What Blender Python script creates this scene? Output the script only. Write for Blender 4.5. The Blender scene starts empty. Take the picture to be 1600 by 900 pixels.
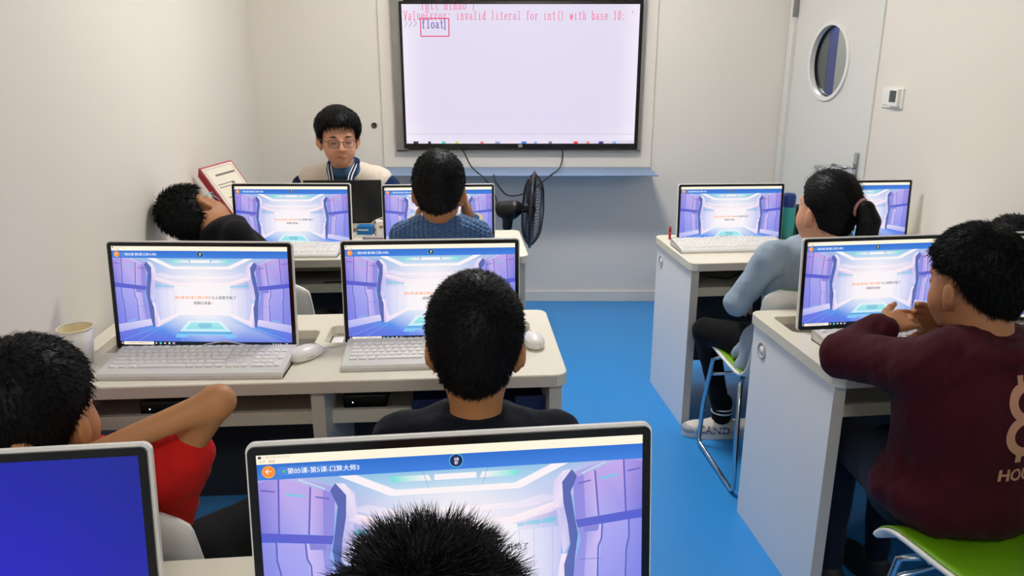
import bpy, bmesh, math, random
import numpy as np
from mathutils import Vector, Matrix
from mathutils.bvhtree import BVHTree
random.seed(7); RNG = np.random.default_rng(7)
R = math.radians
SC = bpy.context.scene
COL = SC.collection

# ------------------------------------------------------------------ camera, world, light, exposure
cam_d = bpy.data.cameras.new('camera'); cam = bpy.data.objects.new('camera', cam_d); COL.objects.link(cam)
cam.location = (0, 0, 1.55); cam.rotation_euler = (R(90 - 16.5), 0, 0)
cam_d.sensor_width = 36; cam_d.lens = 27.0; cam_d.clip_start = 0.02
SC.camera = cam
wd = bpy.data.worlds.new('world'); SC.world = wd; wd.use_nodes = True
wd.node_tree.nodes['Background'].inputs[0].default_value = (0.8, 0.85, 1, 1)
wd.node_tree.nodes['Background'].inputs[1].default_value = 0.05
SC.view_settings.view_transform = 'Standard'; SC.view_settings.look = 'None'
SC.view_settings.exposure = 0.0; SC.view_settings.gamma = 1.0; SC.view_settings.use_curve_mapping = False
CEIL = 2.75
LAMPS = [(0.12, 3.2, 1.0, 'round opal ceiling lamp above the aisle between the desks'), (0.25, -0.9, 0.62, 'unseen round opal lamp added at the rear to light the front wall'), (0.1, 4.25, 0.2, 'unseen round opal lamp added near the television to brighten the front wall')]  # rear and television lamps are unseen, added to brighten the front wall
LAMP_RADIANCE = 57
def area(loc, power, sx=1.15, sy=0.55, col=(1, 0.965, 0.915)):
    l = bpy.data.lights.new('corridor_fill', 'AREA'); l.shape = 'RECTANGLE'; l.size = sx; l.size_y = sy
    l.energy = power; l.color = col
    o = bpy.data.objects.new('corridor_fill', l); o.location = loc; COL.objects.link(o); o['kind'] = 'helper'
    return o
area((2.45, 5.3, 2.6), 14, 0.5, 0.5, (1, 0.97, 0.93))  # unseen area light added to light the corridor behind the door window

# ------------------------------------------------------------------ materials
def lin(c):
    return tuple((v / 255 / 12.92) if v / 255 <= 0.04045 else ((v / 255 + 0.055) / 1.055) ** 2.4 for v in c) + (1.0,)
MATS = {}
def mat(name, col, rough=0.5, metal=0.0, var=0.0, vscale=6.0, bump=0.0, bscale=60.0, spec=0.5, emit=0.0, coat=0.0, sheen=0.0):
    if name in MATS: return MATS[name]
    m = bpy.data.materials.new(name); m.use_nodes = True; nt = m.node_tree; b = nt.nodes['Principled BSDF']
    c = lin(col)
    b.inputs['Base Color'].default_value = c; b.inputs['Roughness'].default_value = rough
    b.inputs['Metallic'].default_value = metal; b.inputs['Specular IOR Level'].default_value = spec
    b.inputs['Coat Weight'].default_value = coat
    b.inputs['Sheen Weight'].default_value = sheen
    tc = nt.nodes.new('ShaderNodeTexCoord')
    if var:
        n = nt.nodes.new('ShaderNodeTexNoise'); n.inputs['Scale'].default_value = vscale; n.inputs['Detail'].default_value = 5
        nt.links.new(tc.outputs['Object'], n.inputs['Vector'])
        mx = nt.nodes.new('ShaderNodeMix'); mx.data_type = 'RGBA'
        mx.inputs[6].default_value = tuple(v * (1 - var) for v in c[:3]) + (1,)
        mx.inputs[7].default_value = tuple(min(1, v * (1 + var)) for v in c[:3]) + (1,)
        nt.links.new(n.outputs['Fac'], mx.inputs[0]); nt.links.new(mx.outputs[2], b.inputs['Base Color'])
    if bump:
        n2 = nt.nodes.new('ShaderNodeTexNoise'); n2.inputs['Scale'].default_value = bscale; n2.inputs['Detail'].default_value = 3
        nt.links.new(tc.outputs['Object'], n2.inputs['Vector'])
        bp = nt.nodes.new('ShaderNodeBump'); bp.inputs['Strength'].default_value = bump; bp.inputs['Distance'].default_value = 0.004
        nt.links.new(n2.outputs['Fac'], bp.inputs['Height']); nt.links.new(bp.outputs['Normal'], b.inputs['Normal'])
    if emit:
        b.inputs['Emission Color'].default_value = c; b.inputs['Emission Strength'].default_value = emit
    MATS[name] = m; return m
def glass(name, tint=(240, 245, 245), mixf=0.08):
    if name in MATS: return MATS[name]
    m = bpy.data.materials.new(name); m.use_nodes = True; nt = m.node_tree; nt.nodes.remove(nt.nodes['Principled BSDF'])
    o = nt.nodes['Material Output']; t = nt.nodes.new('ShaderNodeBsdfTransparent'); g = nt.nodes.new('ShaderNodeBsdfGlossy')
    t.inputs[0].default_value = lin(tint); g.inputs['Roughness'].default_value = 0.03
    mx = nt.nodes.new('ShaderNodeMixShader'); mx.inputs[0].default_value = mixf
    nt.links.new(t.outputs[0], mx.inputs[1]); nt.links.new(g.outputs[0], mx.inputs[2]); nt.links.new(mx.outputs[0], o.inputs[0])
    MATS[name] = m; return m

M_WALL = mat('wall_paint', (232, 226, 215), 0.6, var=0.02, vscale=1.5, bump=0.05, bscale=90)
M_CEIL = mat('ceiling_paint', (238, 236, 230), 0.7, var=0.02)
M_FLOOR = mat('blue_vinyl', (48, 146, 222), 0.38, var=0.07, vscale=2.2, bump=0.03, bscale=120)
M_WHITE = mat('white_laminate', (228, 222, 202), 0.4, var=0.02, vscale=3)
M_EDGE = mat('laminate_edge', (206, 197, 184), 0.5, var=0.04, vscale=8)
M_PANEL = mat('side_panel_laminate', (248, 247, 245), 0.42, var=0.025, vscale=4)
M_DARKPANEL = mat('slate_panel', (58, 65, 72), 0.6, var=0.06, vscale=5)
M_TRAY = mat('tray_grey', (188, 180, 170), 0.5)
M_SHELL = mat('monitor_white', (238, 236, 230), 0.32)
M_BEZEL = mat('bezel_black', (8, 9, 11), 0.22)
M_BLACK = mat('black_plastic', (14, 15, 18), 0.35)
M_CABLE = mat('black_cable', (18, 20, 26), 0.5)
M_KEY = mat('key_white', (230, 228, 222), 0.5)
M_KBODY = mat('keyboard_white', (214, 212, 206), 0.45)
M_CHROME = mat('chrome', (205, 208, 212), 0.14, 1.0)
M_GREYMETAL = mat('brushed_grey', (150, 148, 144), 0.42, 0.75, var=0.1, vscale=12)
M_CHAIR = mat('chair_white', (234, 233, 228), 0.35)
M_GREEN = mat('chair_green', (122, 178, 22), 0.42)
M_HAIR = mat('black_hair', (7, 7, 8), 0.5, spec=0.18)
M_DOOR = mat('door_white', (226, 225, 218), 0.45, var=0.015, vscale=2)
M_SKIRT = mat('skirting', (226, 222, 212), 0.45)
M_GLASS = glass('clear_glass')
M_LENS = glass('spectacle_lens', (222, 224, 236), 0.003)
def skin(name, c): return mat(name, c, 0.5, var=0.05, vscale=14, bump=0.08, bscale=220, spec=0.35)
SKIN_A = skin('skin_light', (208, 152, 120)); SKIN_B = skin('skin_tan', (174, 120, 82)); SKIN_C = skin('skin_warm', (188, 132, 86))

# ------------------------------------------------------------------ mesh helpers
def link(o, parent=None):
    COL.objects.link(o)
    if parent: o.parent = parent
    return o
def mesh_obj(name, verts, faces, m, parent=None, smooth=False, mats=None, fm=None):
    me = bpy.data.meshes.new(name); me.from_pydata([tuple(v) for v in verts], [], [tuple(f) for f in faces]); me.update()
    for mm in (mats or [m]): me.materials.append(mm)
    if fm is not None: me.polygons.foreach_set('material_index', fm)
    if smooth: me.polygons.foreach_set('use_smooth', [True] * len(me.polygons))
    return link(bpy.data.objects.new(name, me), parent)
def np_obj(name, V, Q, m, parent=None, smooth=True):
    me = bpy.data.meshes.new(name)
    V = np.asarray(V, np.float32); Q = np.asarray(Q, np.int32); n = Q.shape[1]
    me.vertices.add(len(V)); me.vertices.foreach_set('co', V.ravel())
    me.loops.add(Q.size); me.loops.foreach_set('vertex_index', Q.ravel())
    me.polygons.add(len(Q)); me.polygons.foreach_set('loop_start', np.arange(0, Q.size, n, dtype=np.int32))
    try: me.polygons.foreach_set('loop_total', np.full(len(Q), n, np.int32))
    except Exception: pass
    me.update(calc_edges=True); me.validate()
    me.materials.append(m)
    if smooth: me.polygons.foreach_set('use_smooth', np.ones(len(me.polygons), bool))
    return link(bpy.data.objects.new(name, me), parent)
def bm_obj(name, bm, m, parent=None, smooth=False, loc=None, rot=None):
    me = bpy.data.meshes.new(name); bm.normal_update(); bm.to_mesh(me); bm.free(); me.materials.append(m)
    if smooth:
        me.polygons.foreach_set('use_smooth', [True] * len(me.polygons))
    o = link(bpy.data.objects.new(name, me), parent)
    if loc: o.location = loc
    if rot: o.rotation_euler = rot
    return o
def bm_box(x0, x1, y0, y1, z0, z1, bev=0.0, seg=2, bm=None):
    bm = bm or bmesh.new()
    g = bmesh.ops.create_cube(bm, size=1)
    for v in g['verts']:
        v.co = Vector((x0 + (v.co.x + .5) * (x1 - x0), y0 + (v.co.y + .5) * (y1 - y0), z0 + (v.co.z + .5) * (z1 - z0)))
    if bev:
        es = list({e for v in g['verts'] for e in v.link_edges})
        bmesh.ops.bevel(bm, geom=es, offset=bev, segments=seg, profile=0.5, affect='EDGES')
    return bm
def box(name, x0, x1, y0, y1, z0, z1, m, parent=None, bev=0.003, seg=2):
    return bm_obj(name, bm_box(x0, x1, y0, y1, z0, z1, bev, seg), m, parent)
def catmull(P, n=8):
    P = [Vector(p) for p in P]; out = []
    for i in range(len(P) - 1):
        a = P[i - 1] if i else P[0] * 2 - P[1]; b, c = P[i], P[i + 1]; d = P[i + 2] if i + 2 < len(P) else P[-1] * 2 - P[-2]
        for k in range(n):
            t = k / n
            out.append(0.5 * ((2 * b) + (c - a) * t + (2 * a - 5 * b + 4 * c - d) * t * t + (3 * b - a - 3 * c + d) * t ** 3))
    out.append(P[-1]); return out
def tube_geo(P, r, sides=8, closed=False, V=None, Fc=None):
    V = [] if V is None else V; Fc = [] if Fc is None else Fc; base = len(V)
    P = [Vector(p) for p in P]; n = len(P); rr = r if isinstance(r, (list, tuple)) else [r] * n
    up = Vector((0, 0, 1)); prev = None
    for i in range(n):
        if closed: t = P[(i + 1) % n] - P[i - 1]
        else: t = P[min(i + 1, n - 1)] - P[max(i - 1, 0)]
        t.normalize()
        if prev is None:
            a = up if abs(t.dot(up)) < 0.9 else Vector((1, 0, 0)); u = (a - t * a.dot(t)).normalized()
        else:
            u = prev - t * prev.dot(t); u = u.normalized() if u.length > 1e-6 else prev
        prev = u; w = t.cross(u)
        for k in range(sides):
            an = 2 * math.pi * k / sides
            V.append(P[i] + (u * math.cos(an) + w * math.sin(an)) * rr[i])
    m = n if closed else n - 1
    for i in range(m):
        for k in range(sides):
            a = base + i * sides + k; b = base + i * sides + (k + 1) % sides; j = base + ((i + 1) % n) * sides
            Fc.append((a, b, j + (k + 1) % sides, j + k))
    if not closed:
        Fc.append(tuple(base + k for k in reversed(range(sides)))); Fc.append(tuple(base + (n - 1) * sides + k for k in range(sides)))
    return V, Fc
def tube(name, P, r, m, parent=None, sides=8, closed=False, curve=0):
    if curve: P = catmull(P, curve)
    V, Fc = tube_geo(P, r, sides, closed); return mesh_obj(name, V, Fc, m, parent, True)
def lathe(name, prof, m, parent=None, n=32, loc=(0, 0, 0), smooth=True, caps=True):
    V = []; Fc = []
    for r, z in prof:
        for k in range(n):
            a = 2 * math.pi * k / n; V.append((r * math.cos(a), r * math.sin(a), z))
    for i in range(len(prof) - 1):
        for k in range(n):
            Fc.append((i * n + k, i * n + (k + 1) % n, (i + 1) * n + (k + 1) % n, (i + 1) * n + k))
    if caps:
        Fc.append(tuple(reversed(range(n)))); Fc.append(tuple((len(prof) - 1) * n + k for k in range(n)))
    o = mesh_obj(name, V, Fc, m, parent, smooth); o.location = loc; return o
def rrect(x0, x1, y0, y1, r, n=5):
    if not isinstance(r, (list, tuple)): r = [r] * 4
    pts = []
    for (cx, cy, a0, rr) in ((x1, y1, 0, r[0]), (x0, y1, 90, r[1]), (x0, y0, 180, r[2]), (x1, y0, 270, r[3])):
        if rr <= 0: pts.append((cx, cy)); continue
        ccx = cx - rr * (1 if a0 in (0, 270) else -1); ccy = cy - rr * (1 if a0 in (0, 90) else -1)
        for k in range(n + 1):
            a = R(a0 + 90 * k / n); pts.append((ccx + rr * math.cos(a), ccy + rr * math.sin(a)))
    return pts
def plate_bm(outer, holes, z0, z1, bev=0.0):
    """flat slab with holes, extruded from z0 to z1"""
    bm = bmesh.new(); edges = []
    for loop in [outer] + holes:
        vs = [bm.verts.new((x, y, z1)) for x, y in loop]
        edges += [bm.edges.new((vs[i], vs[(i + 1) % len(vs)])) for i in range(len(vs))]
    bmesh.ops.triangle_fill(bm, use_beauty=True, use_dissolve=False, edges=edges, normal=(0, 0, 1))
    top = list(bm.faces)
    bmesh.ops.recalc_face_normals(bm, faces=top)
    if top and top[0].normal.z < 0: bmesh.ops.reverse_faces(bm, faces=top)
    ex = bmesh.ops.extrude_face_region(bm, geom=top)
    vs = [g for g in ex['geom'] if isinstance(g, bmesh.types.BMVert)]
    for v in vs: v.co.z = z0
    bmesh.ops.recalc_face_normals(bm, faces=list(bm.faces))
    return bm
def empty(name, loc=(0, 0, 0), rz=0.0):
    o = bpy.data.objects.new(name, None); o.empty_display_size = 0.1; o.location = loc; o.rotation_euler = (0, 0, rz); COL.objects.link(o); return o
def tag(o, label, cat, group=None, kind=None):
    o['label'] = label; o['category'] = cat
    if group: o['group'] = group
    if kind: o['kind'] = kind
    return o
def struct(o, label=None):
    o['kind'] = 'structure'
    if label: o['label'] = label
    return o
def copy_tree(o, parent=None):
    c = o.copy(); COL.objects.link(c); c.parent = parent
    for ch in list(o.children): copy_tree(ch, c)
    return c
def text_geo(s, size, align='LEFT'):
    cu = bpy.data.curves.new('t', 'FONT'); cu.body = s; cu.size = size; cu.align_x = align; cu.resolution_u = 3
    o = bpy.data.objects.new('t', cu); COL.objects.link(o)
    dg = bpy.context.evaluated_depsgraph_get(); me = bpy.data.meshes.new_from_object(o.evaluated_get(dg))
    V = [tuple(v.co) for v in me.vertices]; Fc = [tuple(p.vertices) for p in me.polygons]
    bpy.data.objects.remove(o); bpy.data.curves.remove(cu); bpy.data.meshes.remove(me)
    return V, Fc

# ------------------------------------------------------------------ room shell
FY = 4.93
def wl(y): return -1.30 - (y - 2.34) * 0.12          # inner face of the wall by the desks
def wr(y): return 1.69 + (FY - y) * 0.179            # inner face of the door wall
BY = -1.6
T = 0.08
def prism(name, pts, z0, z1, m, parent=None):
    return bm_obj(name, plate_bm(pts, [], z0, z1), m, parent)
struct(prism('floor', [(-1.7, BY - .1), (3.7, BY - .1), (3.7, 6.5), (-1.7, 6.5)], -0.05, 0, M_FLOOR), 'blue vinyl floor')
struct(prism('ceiling', [(-1.7, BY - .1), (3.7, BY - .1), (3.7, 6.5), (-1.7, 6.5)], CEIL, CEIL + 0.05, M_CEIL), 'white ceiling')
struct(prism('wall_left', [(wl(BY), BY), (wl(FY), FY), (wl(FY) - T, FY), (wl(BY) - T, BY)], 0, CEIL, M_WALL), 'white painted side wall')
struct(prism('wall_front', [(wl(FY) - T, FY), (wr(FY) + .06, FY), (wr(FY) + .06, FY + T), (wl(FY) - T, FY + T)], 0, CEIL, M_WALL), 'white painted wall behind the television')
struct(prism('wall_back', [(wl(BY) - T, BY), (wr(BY) + T, BY), (wr(BY) + T, BY - T), (wl(BY) - T, BY - T)], 0, CEIL, M_WALL), 'white painted rear wall')
# door wall: frame with its own axes: s runs from the far corner towards the camera
DW = empty('wall_right', (wr(FY), FY, 0), math.atan2(-1, 0.179)); struct(DW, 'white painted wall with the door')
SL = (FY - BY) * math.hypot(1, 0.179)
D0, D1, DH = 0.06, 0.89, 2.12
for a, b, z0, z1 in ((-0.02, D0, 0, CEIL), (D1, SL, 0, CEIL), (D0, D1, DH, CEIL)):
    bm_obj('wall_section', bm_box(a, b, 0, T, z0, z1), M_WALL, DW)
dr = empty('door_1', (wr(FY), FY, 0), math.atan2(-1, 0.179)); struct(dr, 'white door with an oval window and lever handle')
def wall_panel(name, outer, holes, y0, y1, m, parent):
    bm = plate_bm(outer, holes, 0, 1)
    for v in bm.verts: v.co = Vector((v.co.x, y1 + (y0 - y1) * v.co.z, v.co.y))
    bmesh.ops.recalc_face_normals(bm, faces=list(bm.faces)); return bm_obj(name, bm, m, parent)
OC = (0.445, 1.545); ORX, ORZ = 0.185, 0.2
ell = lambda k, n=48: [(OC[0] + ORX * k * math.cos(2 * math.pi * i / n), OC[1] + (ORZ + ORX * (k - 1)) * math.sin(2 * math.pi * i / n)) for i in range(n)]
wall_panel('door_leaf', [(D0 + .004, .005), (D1 - .004, .005), (D1 - .004, DH - .004), (D0 + .004, DH - .004)], [ell(1.0)], 0.012, 0.055, M_DOOR, dr)
wall_panel('window_rim', ell(1.08), [ell(0.97)], 0.0, 0.03, M_SHELL, dr)
wall_panel('window_seal', ell(0.985), [ell(0.94)], 0.03, 0.05, M_BLACK, dr)
wall_panel('window_pane', ell(1.0), [], 0.036, 0.042, M_GLASS, dr)
for a, b in ((D0 - .05, D0 + .003), (D1 - .003, D1 + .025)):
    bm_obj('door_jamb', bm_box(a, b, -0.012, 0.07, 0, DH + .04, .003), M_DOOR, dr)
bm_obj('door_head_jamb', bm_box(D0, D1, -0.012, 0.07, DH, DH + .04, .003), M_DOOR, dr)
for zc in (0.3, 1.87):
    bm_obj('hinge', bm_box(D0 - .004, D0 + .012, -0.022, 0.005, zc - .07, zc + .07, .002), M_GREYMETAL, dr)
hd = bm_obj('handle_plate', bm_box(D1 - .095, D1 - .055, 0.0, 0.014, 0.86, 1.08, .006), M_CHROME, dr)
tube('lever', [(D1 - .075, 0.01, 1.0), (D1 - .075, -.045, 1.0), (D1 - .09, -.052, 1.0), (D1 - .20, -.05, 1.0)], 0.0095, M_CHROME, hd, 10)
# corridor seen through the door window
struct(prism('wall_corridor', [(1.72, 6.2), (3.6, 6.2), (3.6, 6.28), (1.72, 6.28)], 0, CEIL, M_WALL), 'corridor wall behind the door')
struct(prism('wall_corridor_side', [(3.5, 1.6), (3.58, 1.6), (3.58, 6.2), (3.5, 6.2)], 0, CEIL, M_WALL), 'corridor side wall')
struct(box('trim_1', 2.43, 2.495, 6.165, 6.2, 0, 2.6, mat('corridor_blue', (72, 88, 178), .4), None, .002), 'blue pillar facing in the corridor')
struct(box('trim_2', 1.9, 2.43, 6.17, 6.2, 0, 2.6, mat('corridor_grey', (120, 122, 116), .5), None, .002), 'grey facing board in the corridor')
# raised wall panel around the television, ledge, skirting
PX0, PX1 = -0.815, 0.885
struct(bm_obj('trim_3', bm_box(PX0, PX1, FY - .014, FY + .005, 0.895, CEIL, .004), M_WALL), 'raised white wall panel around the television')
struct(box('trim_4', PX0 + .01, PX1 - .01, 4.585, FY + .005, 0.886, 0.895, mat('ledge_blue_grey', (128, 150, 182), .5, var=.02), None, .004), 'blue-grey ledge under the television')
struct(box('baseboard_front', wl(FY), wr(FY), FY - .014, FY + .003, 0, 0.072, M_SKIRT, None, .003), 'white skirting board')
bl = bm_obj('baseboard_left', bm_box(-.014, .003, 0, (FY - BY) * math.hypot(1, .12), 0, .072, .003), M_SKIRT, None, False, (wl(BY) + .014, BY, 0), (0, 0, math.atan(.12))); struct(bl, 'white skirting board')
br_ = bm_obj('baseboard_right', bm_box(D1 + .03, SL, -.014, .003, 0, .072, .003), M_SKIRT, None, False, (wr(FY), FY, 0), (0, 0, math.atan2(-1, .179))); struct(br_, 'white skirting board')
tag(lathe('cable_grommet', [(0.0001, 0), (.018, 0), (.018, .006), (.013, .007), (.012, .002), (.0001, .002)], M_TRAY, None, 20, caps=False), 'small round cable hole in the wall beside the television', 'cable hole')
o = bpy.data.objects['cable_grommet']; o.location = (-.868, FY + .001, 1.158); o.rotation_euler = (R(90), 0, 0)
o.data.materials[0] = mat('hole_dark', (70, 64, 58), .7)
# ceiling fixtures, out of view; domes shaped to throw more light onto the walls
for x, y, p, lab in LAMPS:
    t = empty('ceiling_light', (x, y, CEIL)); tag(t, lab, 'ceiling light', 'opal ceiling lamps')
    lathe('mount_ring', [(.20, .001), (.255, .001), (.258, -.02), (.25, -.028), (.20, -.028)], M_SHELL, t, 40, caps=False)
    m_ = mat('opal_%d' % int(p * 100), (255, 252, 250), .5, emit=LAMP_RADIANCE * p)
    lathe('opal_dome', [(.0001, -.16), (.07, -.155), (.13, -.14), (.18, -.115), (.22, -.08), (.24, -.045), (.245, -.02)], m_, t, 40, caps=False)
# thermostat on the door wall
th = empty('thermostat', (wr(FY), FY, 0), math.atan2(-1, .179)); tag(th, 'white wall switch with small grey thermostat screen beside the door', 'thermostat')
ts = 0.985
box('back_plate', ts, ts + .155, -.012, .004, 1.325, 1.42, M_SHELL, th, .003)
box('switch_rocker', ts + .01, ts + .072, -.018, -.008, 1.338, 1.405, M_SHELL, th, .003)
tb = box('thermostat_body', ts + .075, ts + .145, -.032, -.008, 1.335, 1.418, M_SHELL, th, .003)
box('display', ts + .086, ts + .134, -.0335, -.03, 1.355, 1.41, mat('lcd_grey', (74, 84, 80), .25), tb, .001)

# ------------------------------------------------------------------ screen pictures
def emit_attr_mat(name, glow=True, strength=1.0):
    m = bpy.data.materials.new(name); m.use_nodes = True; nt = m.node_tree; b = nt.nodes['Principled BSDF']
    at = nt.nodes.new('ShaderNodeAttribute'); at.attribute_name = 'Col'
    b.inputs['Base Color'].default_value = (0.01, .01, .012, 1); b.inputs['Roughness'].default_value = .35
    b.inputs['Emission Strength'].default_value = strength
    if glow:   # the white burst of light drawn in the picture's middle
        tc = nt.nodes.new('ShaderNodeTexCoord'); mp = nt.nodes.new('ShaderNodeMapping'); mp.inputs['Location'].default_value = (0, 0, 0.12); mp.inputs['Scale'].default_value = (6.0, 0, 7.4)
        gr = nt.nodes.new('ShaderNodeTexGradient'); gr.gradient_type = 'SPHERICAL'
        nt.links.new(tc.outputs['Object'], mp.inputs[0]); nt.links.new(mp.outputs[0], gr.inputs[0])
        pw = nt.nodes.new('ShaderNodeMath'); pw.operation = 'MULTIPLY'; pw.inputs[1].default_value = 0.9
        mu = nt.nodes.new('ShaderNodeMath'); mu.operation = 'MULTIPLY'; mu.use_clamp = True
        nt.links.new(gr.outputs['Fac'], pw.inputs[0]); nt.links.new(pw.outputs[0], mu.inputs[0]); nt.links.new(at.outputs['Alpha'], mu.inputs[1])
        mx = nt.nodes.new('ShaderNodeMix'); mx.data_type = 'RGBA'; mx.inputs[7].default_value = lin((255, 246, 246))
        nt.links.new(mu.outputs[0], mx.inputs[0]); nt.links.new(at.outputs['Color'], mx.inputs[6]); nt.links.new(mx.outputs[2], b.inputs['Emission Color'])
    else:
        nt.links.new(at.outputs['Color'], b.inputs['Emission Color'])
    return m
class Art:
    """flat picture of coloured polygons; u,v run 0..1 with v downwards; each polygon a hair in front of the last"""
    def __init__(s, W, H): s.V = []; s.F = []; s.C = []; s.W = W; s.H = H; s.z = 0
    def raw(s, pts, faces, cols, a):
        b = len(s.V); s.z += 0.000006
        for (x, y), c in zip(pts, cols): s.V.append((x, y, s.z)); s.C.append(lin(c)[:3] + (a,))
        for f in faces: s.F.append(tuple(b + i for i in f))
    def poly(s, uv, col, a=1.0, mirror=False):
        cols = col if isinstance(col[0], (tuple, list)) else [col] * len(uv)
        pts = [((u - .5) * s.W, (.5 - v) * s.H) for u, v in uv]
        s.raw(pts, [tuple(range(len(pts)))], cols, a)
        if mirror:
            pts = [((.5 - u) * s.W, (.5 - v) * s.H) for u, v in uv]
            s.raw(pts, [tuple(reversed(range(len(pts))))], cols, a)
    def rect(s, u0, u1, v0, v1, col, a=0.0):
        s.poly([(u0, v0), (u1, v0), (u1, v1), (u0, v1)], col, a)
    def line(s, p, q, w, col, a=1.0, mirror=False):
        dx, dy = (q[0] - p[0]) * s.W, (q[1] - p[1]) * s.H; L = math.hypot(dx, dy); nx, ny = -dy / L * w / 2 / s.W, dx / L * w / 2 / s.H
        s.poly([(p[0] + nx, p[1] + ny), (q[0] + nx, q[1] + ny), (q[0] - nx, q[1] - ny), (p[0] - nx, p[1] - ny)], col, a, mirror)
    def disc(s, u, v, r, col, a=0.0):
        s.poly([(u + r / s.W * math.cos(2 * math.pi * k / 20), v + r / s.H * math.sin(2 * math.pi * k / 20)) for k in range(20)], col, a)
    def text(s, t, u, v, size, col, align='LEFT', bold=0):
        V, Fc = text_geo(t, size, align); x0, y0 = (u - .5) * s.W, (.5 - v) * s.H
        for dx in ([0] if not bold else [-bold, 0, bold]):
            s.raw([(x0 + x + dx, y0 + y) for x, y, z in V], Fc, [col] * len(V), 0.0)
    def mesh(s, name, m):
        me = bpy.data.meshes.new(name); me.from_pydata(s.V, [], s.F); me.update(); me.materials.append(m)
        ca = me.color_attributes.new('Col', 'FLOAT_COLOR', 'POINT'); ca.data.foreach_set('color', [x for c in s.C for x in c])
        # picture plane stands upright, facing -Y
        me.transform(Matrix.Rotation(R(90), 4, 'X')); me.update(); return me
SW, SH = 0.516, 0.296
def lesson_art():
    A = Art(SW, SH)
    Wt = (250, 242, 246)
    A.poly([(0, .1), (1, .1), (1, 1), (0, 1)], [(150, 195, 235), (150, 195, 235), (120, 160, 235), (120, 160, 235)])
    A.poly([(.21, .11), (.79, .11), (.66, .215), (.34, .215)], [(140, 192, 228), (140, 192, 228), (190, 220, 240), (190, 220, 240)])
    for u0, u1, c in ((.33, .43, 0), (.445, .555, 1), (.57, .67, 2)):
        k = (u0 + u1) / 2; sh = (k - .5) * .12
        A.poly([(u0, .137), (u1, .137), (u1 - sh * .5, .165), (u0 - sh * .5, .165)],
               [[(110, 225, 215), Wt, Wt, (110, 225, 215)], [Wt] * 4, [Wt, (110, 225, 215), (110, 225, 215), Wt]][c])
    A.line((.415, .115), (.43, .2), .0008, (120, 165, 215)); A.line((.585, .115), (.57, .2), .0008, (120, 165, 215))
    A.poly([(.1, .11), (.2, .11), (.335, .225), (.5, .225), (.5, .42), (.3, .42), (.2, .3)], [(170, 185, 230), (150, 190, 230), (200, 215, 240), (225, 230, 245), (245, 235, 245), (225, 215, 240), (185, 185, 232)], 1, True)
    A.poly([(.19, .11), (.235, .11), (.345, .2), (.5, .2), (.5, .228), (.33, .228)], Wt, 1, True)
    A.poly([(.22, .28), (.3, .32), (.5, .325), (.5, .30), (.34, .295), (.27, .262)], [(215, 210, 240), (235, 225, 245), Wt, Wt, (240, 232, 246), (215, 215, 240)], 1, True)
    A.poly([(.235, .30), (.36, .365), (.5, .37), (.5, .41), (.36, .41), (.235, .345)], [(250, 232, 240), (252, 236, 240), Wt, Wt, (245, 230, 242), (225, 205, 238)], 1, True)
    A.poly([(.225, .345), (.37, .405), (.37, .44), (.225, .43)], [(165, 165, 225), (225, 215, 242), (225, 225, 245), (165, 180, 232)], 1, True)
    for u, w in ((.235, .035), (.275, .04), (.32, .03)):
        A.poly([(u, .375 + (u - .225) * .2), (u + w, .382 + (u - .225) * .2), (u + w + .008, .405 + (u - .225) * .1), (u + .004, .405 + (u - .225) * .1)], (95, 190, 228), 1, True)
    A.poly([(.5, .40), (.34, .40), (.34, .68), (.5, .68)], (238, 240, 250), 1, True)
    A.poly([(.215, .425), (.36, .435), (.36, .675), (.235, .76)], [(185, 190, 240), (232, 232, 250), (235, 235, 250), (190, 195, 242)], 1, True)
    for u in (.245, .295, .335): A.line((u, .43), (u, .72 - (u - .245) * .5), .0009, (170, 170, 225), 1, True)
    A.line((.27, .45), (.275, .58), .0008, (190, 225, 245), 1, True); A.line((.275, .58), (.262, .62), .0008, (190, 225, 245), 1, True); A.line((.262, .62), (.263, .72), .0008, (190, 225, 245), 1, True)
    A.poly([(0, 1), (0, .84), (.2, .80), (.36, .69), (.5, .688), (.5, 1)], [(88, 104, 220), (110, 120, 226), (90, 150, 235), (175, 215, 245), (205, 228, 248), (80, 125, 230)], 1, True)
    A.poly([(.215, .77), (.35, .672), (.5, .672), (.5, .69), (.36, .693), (.225, .82)], [(240, 225, 242), (250, 240, 245), Wt, Wt, (245, 232, 245), (225, 210, 240)], 1, True)
    for p, q in (((.36, .70), (.1, .97)), ((.42, .69), (.36, .97)), ((.2, .83), (.02, .95)), ((.5, .9), (.5, .97))):
        A.line(p, q, .0010, (135, 190, 245), 1, True)
    # side wall of upright panels
    A.poly([(0, .10), (.1, .11), (.19, .17), (.185, .25), (0, .22)], [(175, 165, 230), (190, 185, 235), (165, 155, 225), (175, 160, 228), (160, 150, 225)], 1, True)
    A.line((.1, .125), (.165, .175), .0018, (190, 225, 240), 1, True)
    A.poly([(0, .13), (.05, .112), (.043, .375), (0, .365)], [(150, 135, 220), (178, 155, 228), (150, 145, 228), (120, 120, 215)], 1, True)
    A.poly([(.052, .115), (.128, .16), (.118, .385), (.045, .375)], [(196, 168, 232), (190, 165, 232), (175, 170, 238), (150, 150, 232)], 1, True)
    A.poly([(.13, .163), (.19, .20), (.182, .40), (.12, .387)], [(205, 175, 232), (165, 145, 222), (140, 135, 222), (190, 180, 240)], 1, True)
    A.poly([(.16, .18), (.19, .20), (.182, .40), (.155, .393)], (145, 138, 222), 1, True)
    A.line((.005, .165), (.04, .175), .0022, (105, 100, 195), 1, True); A.line((.14, .21), (.175, .223), .0022, (110, 105, 195), 1, True); A.line((.068, .19), (.115, .205), .0030, (120, 200, 225), 1, True)
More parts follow.
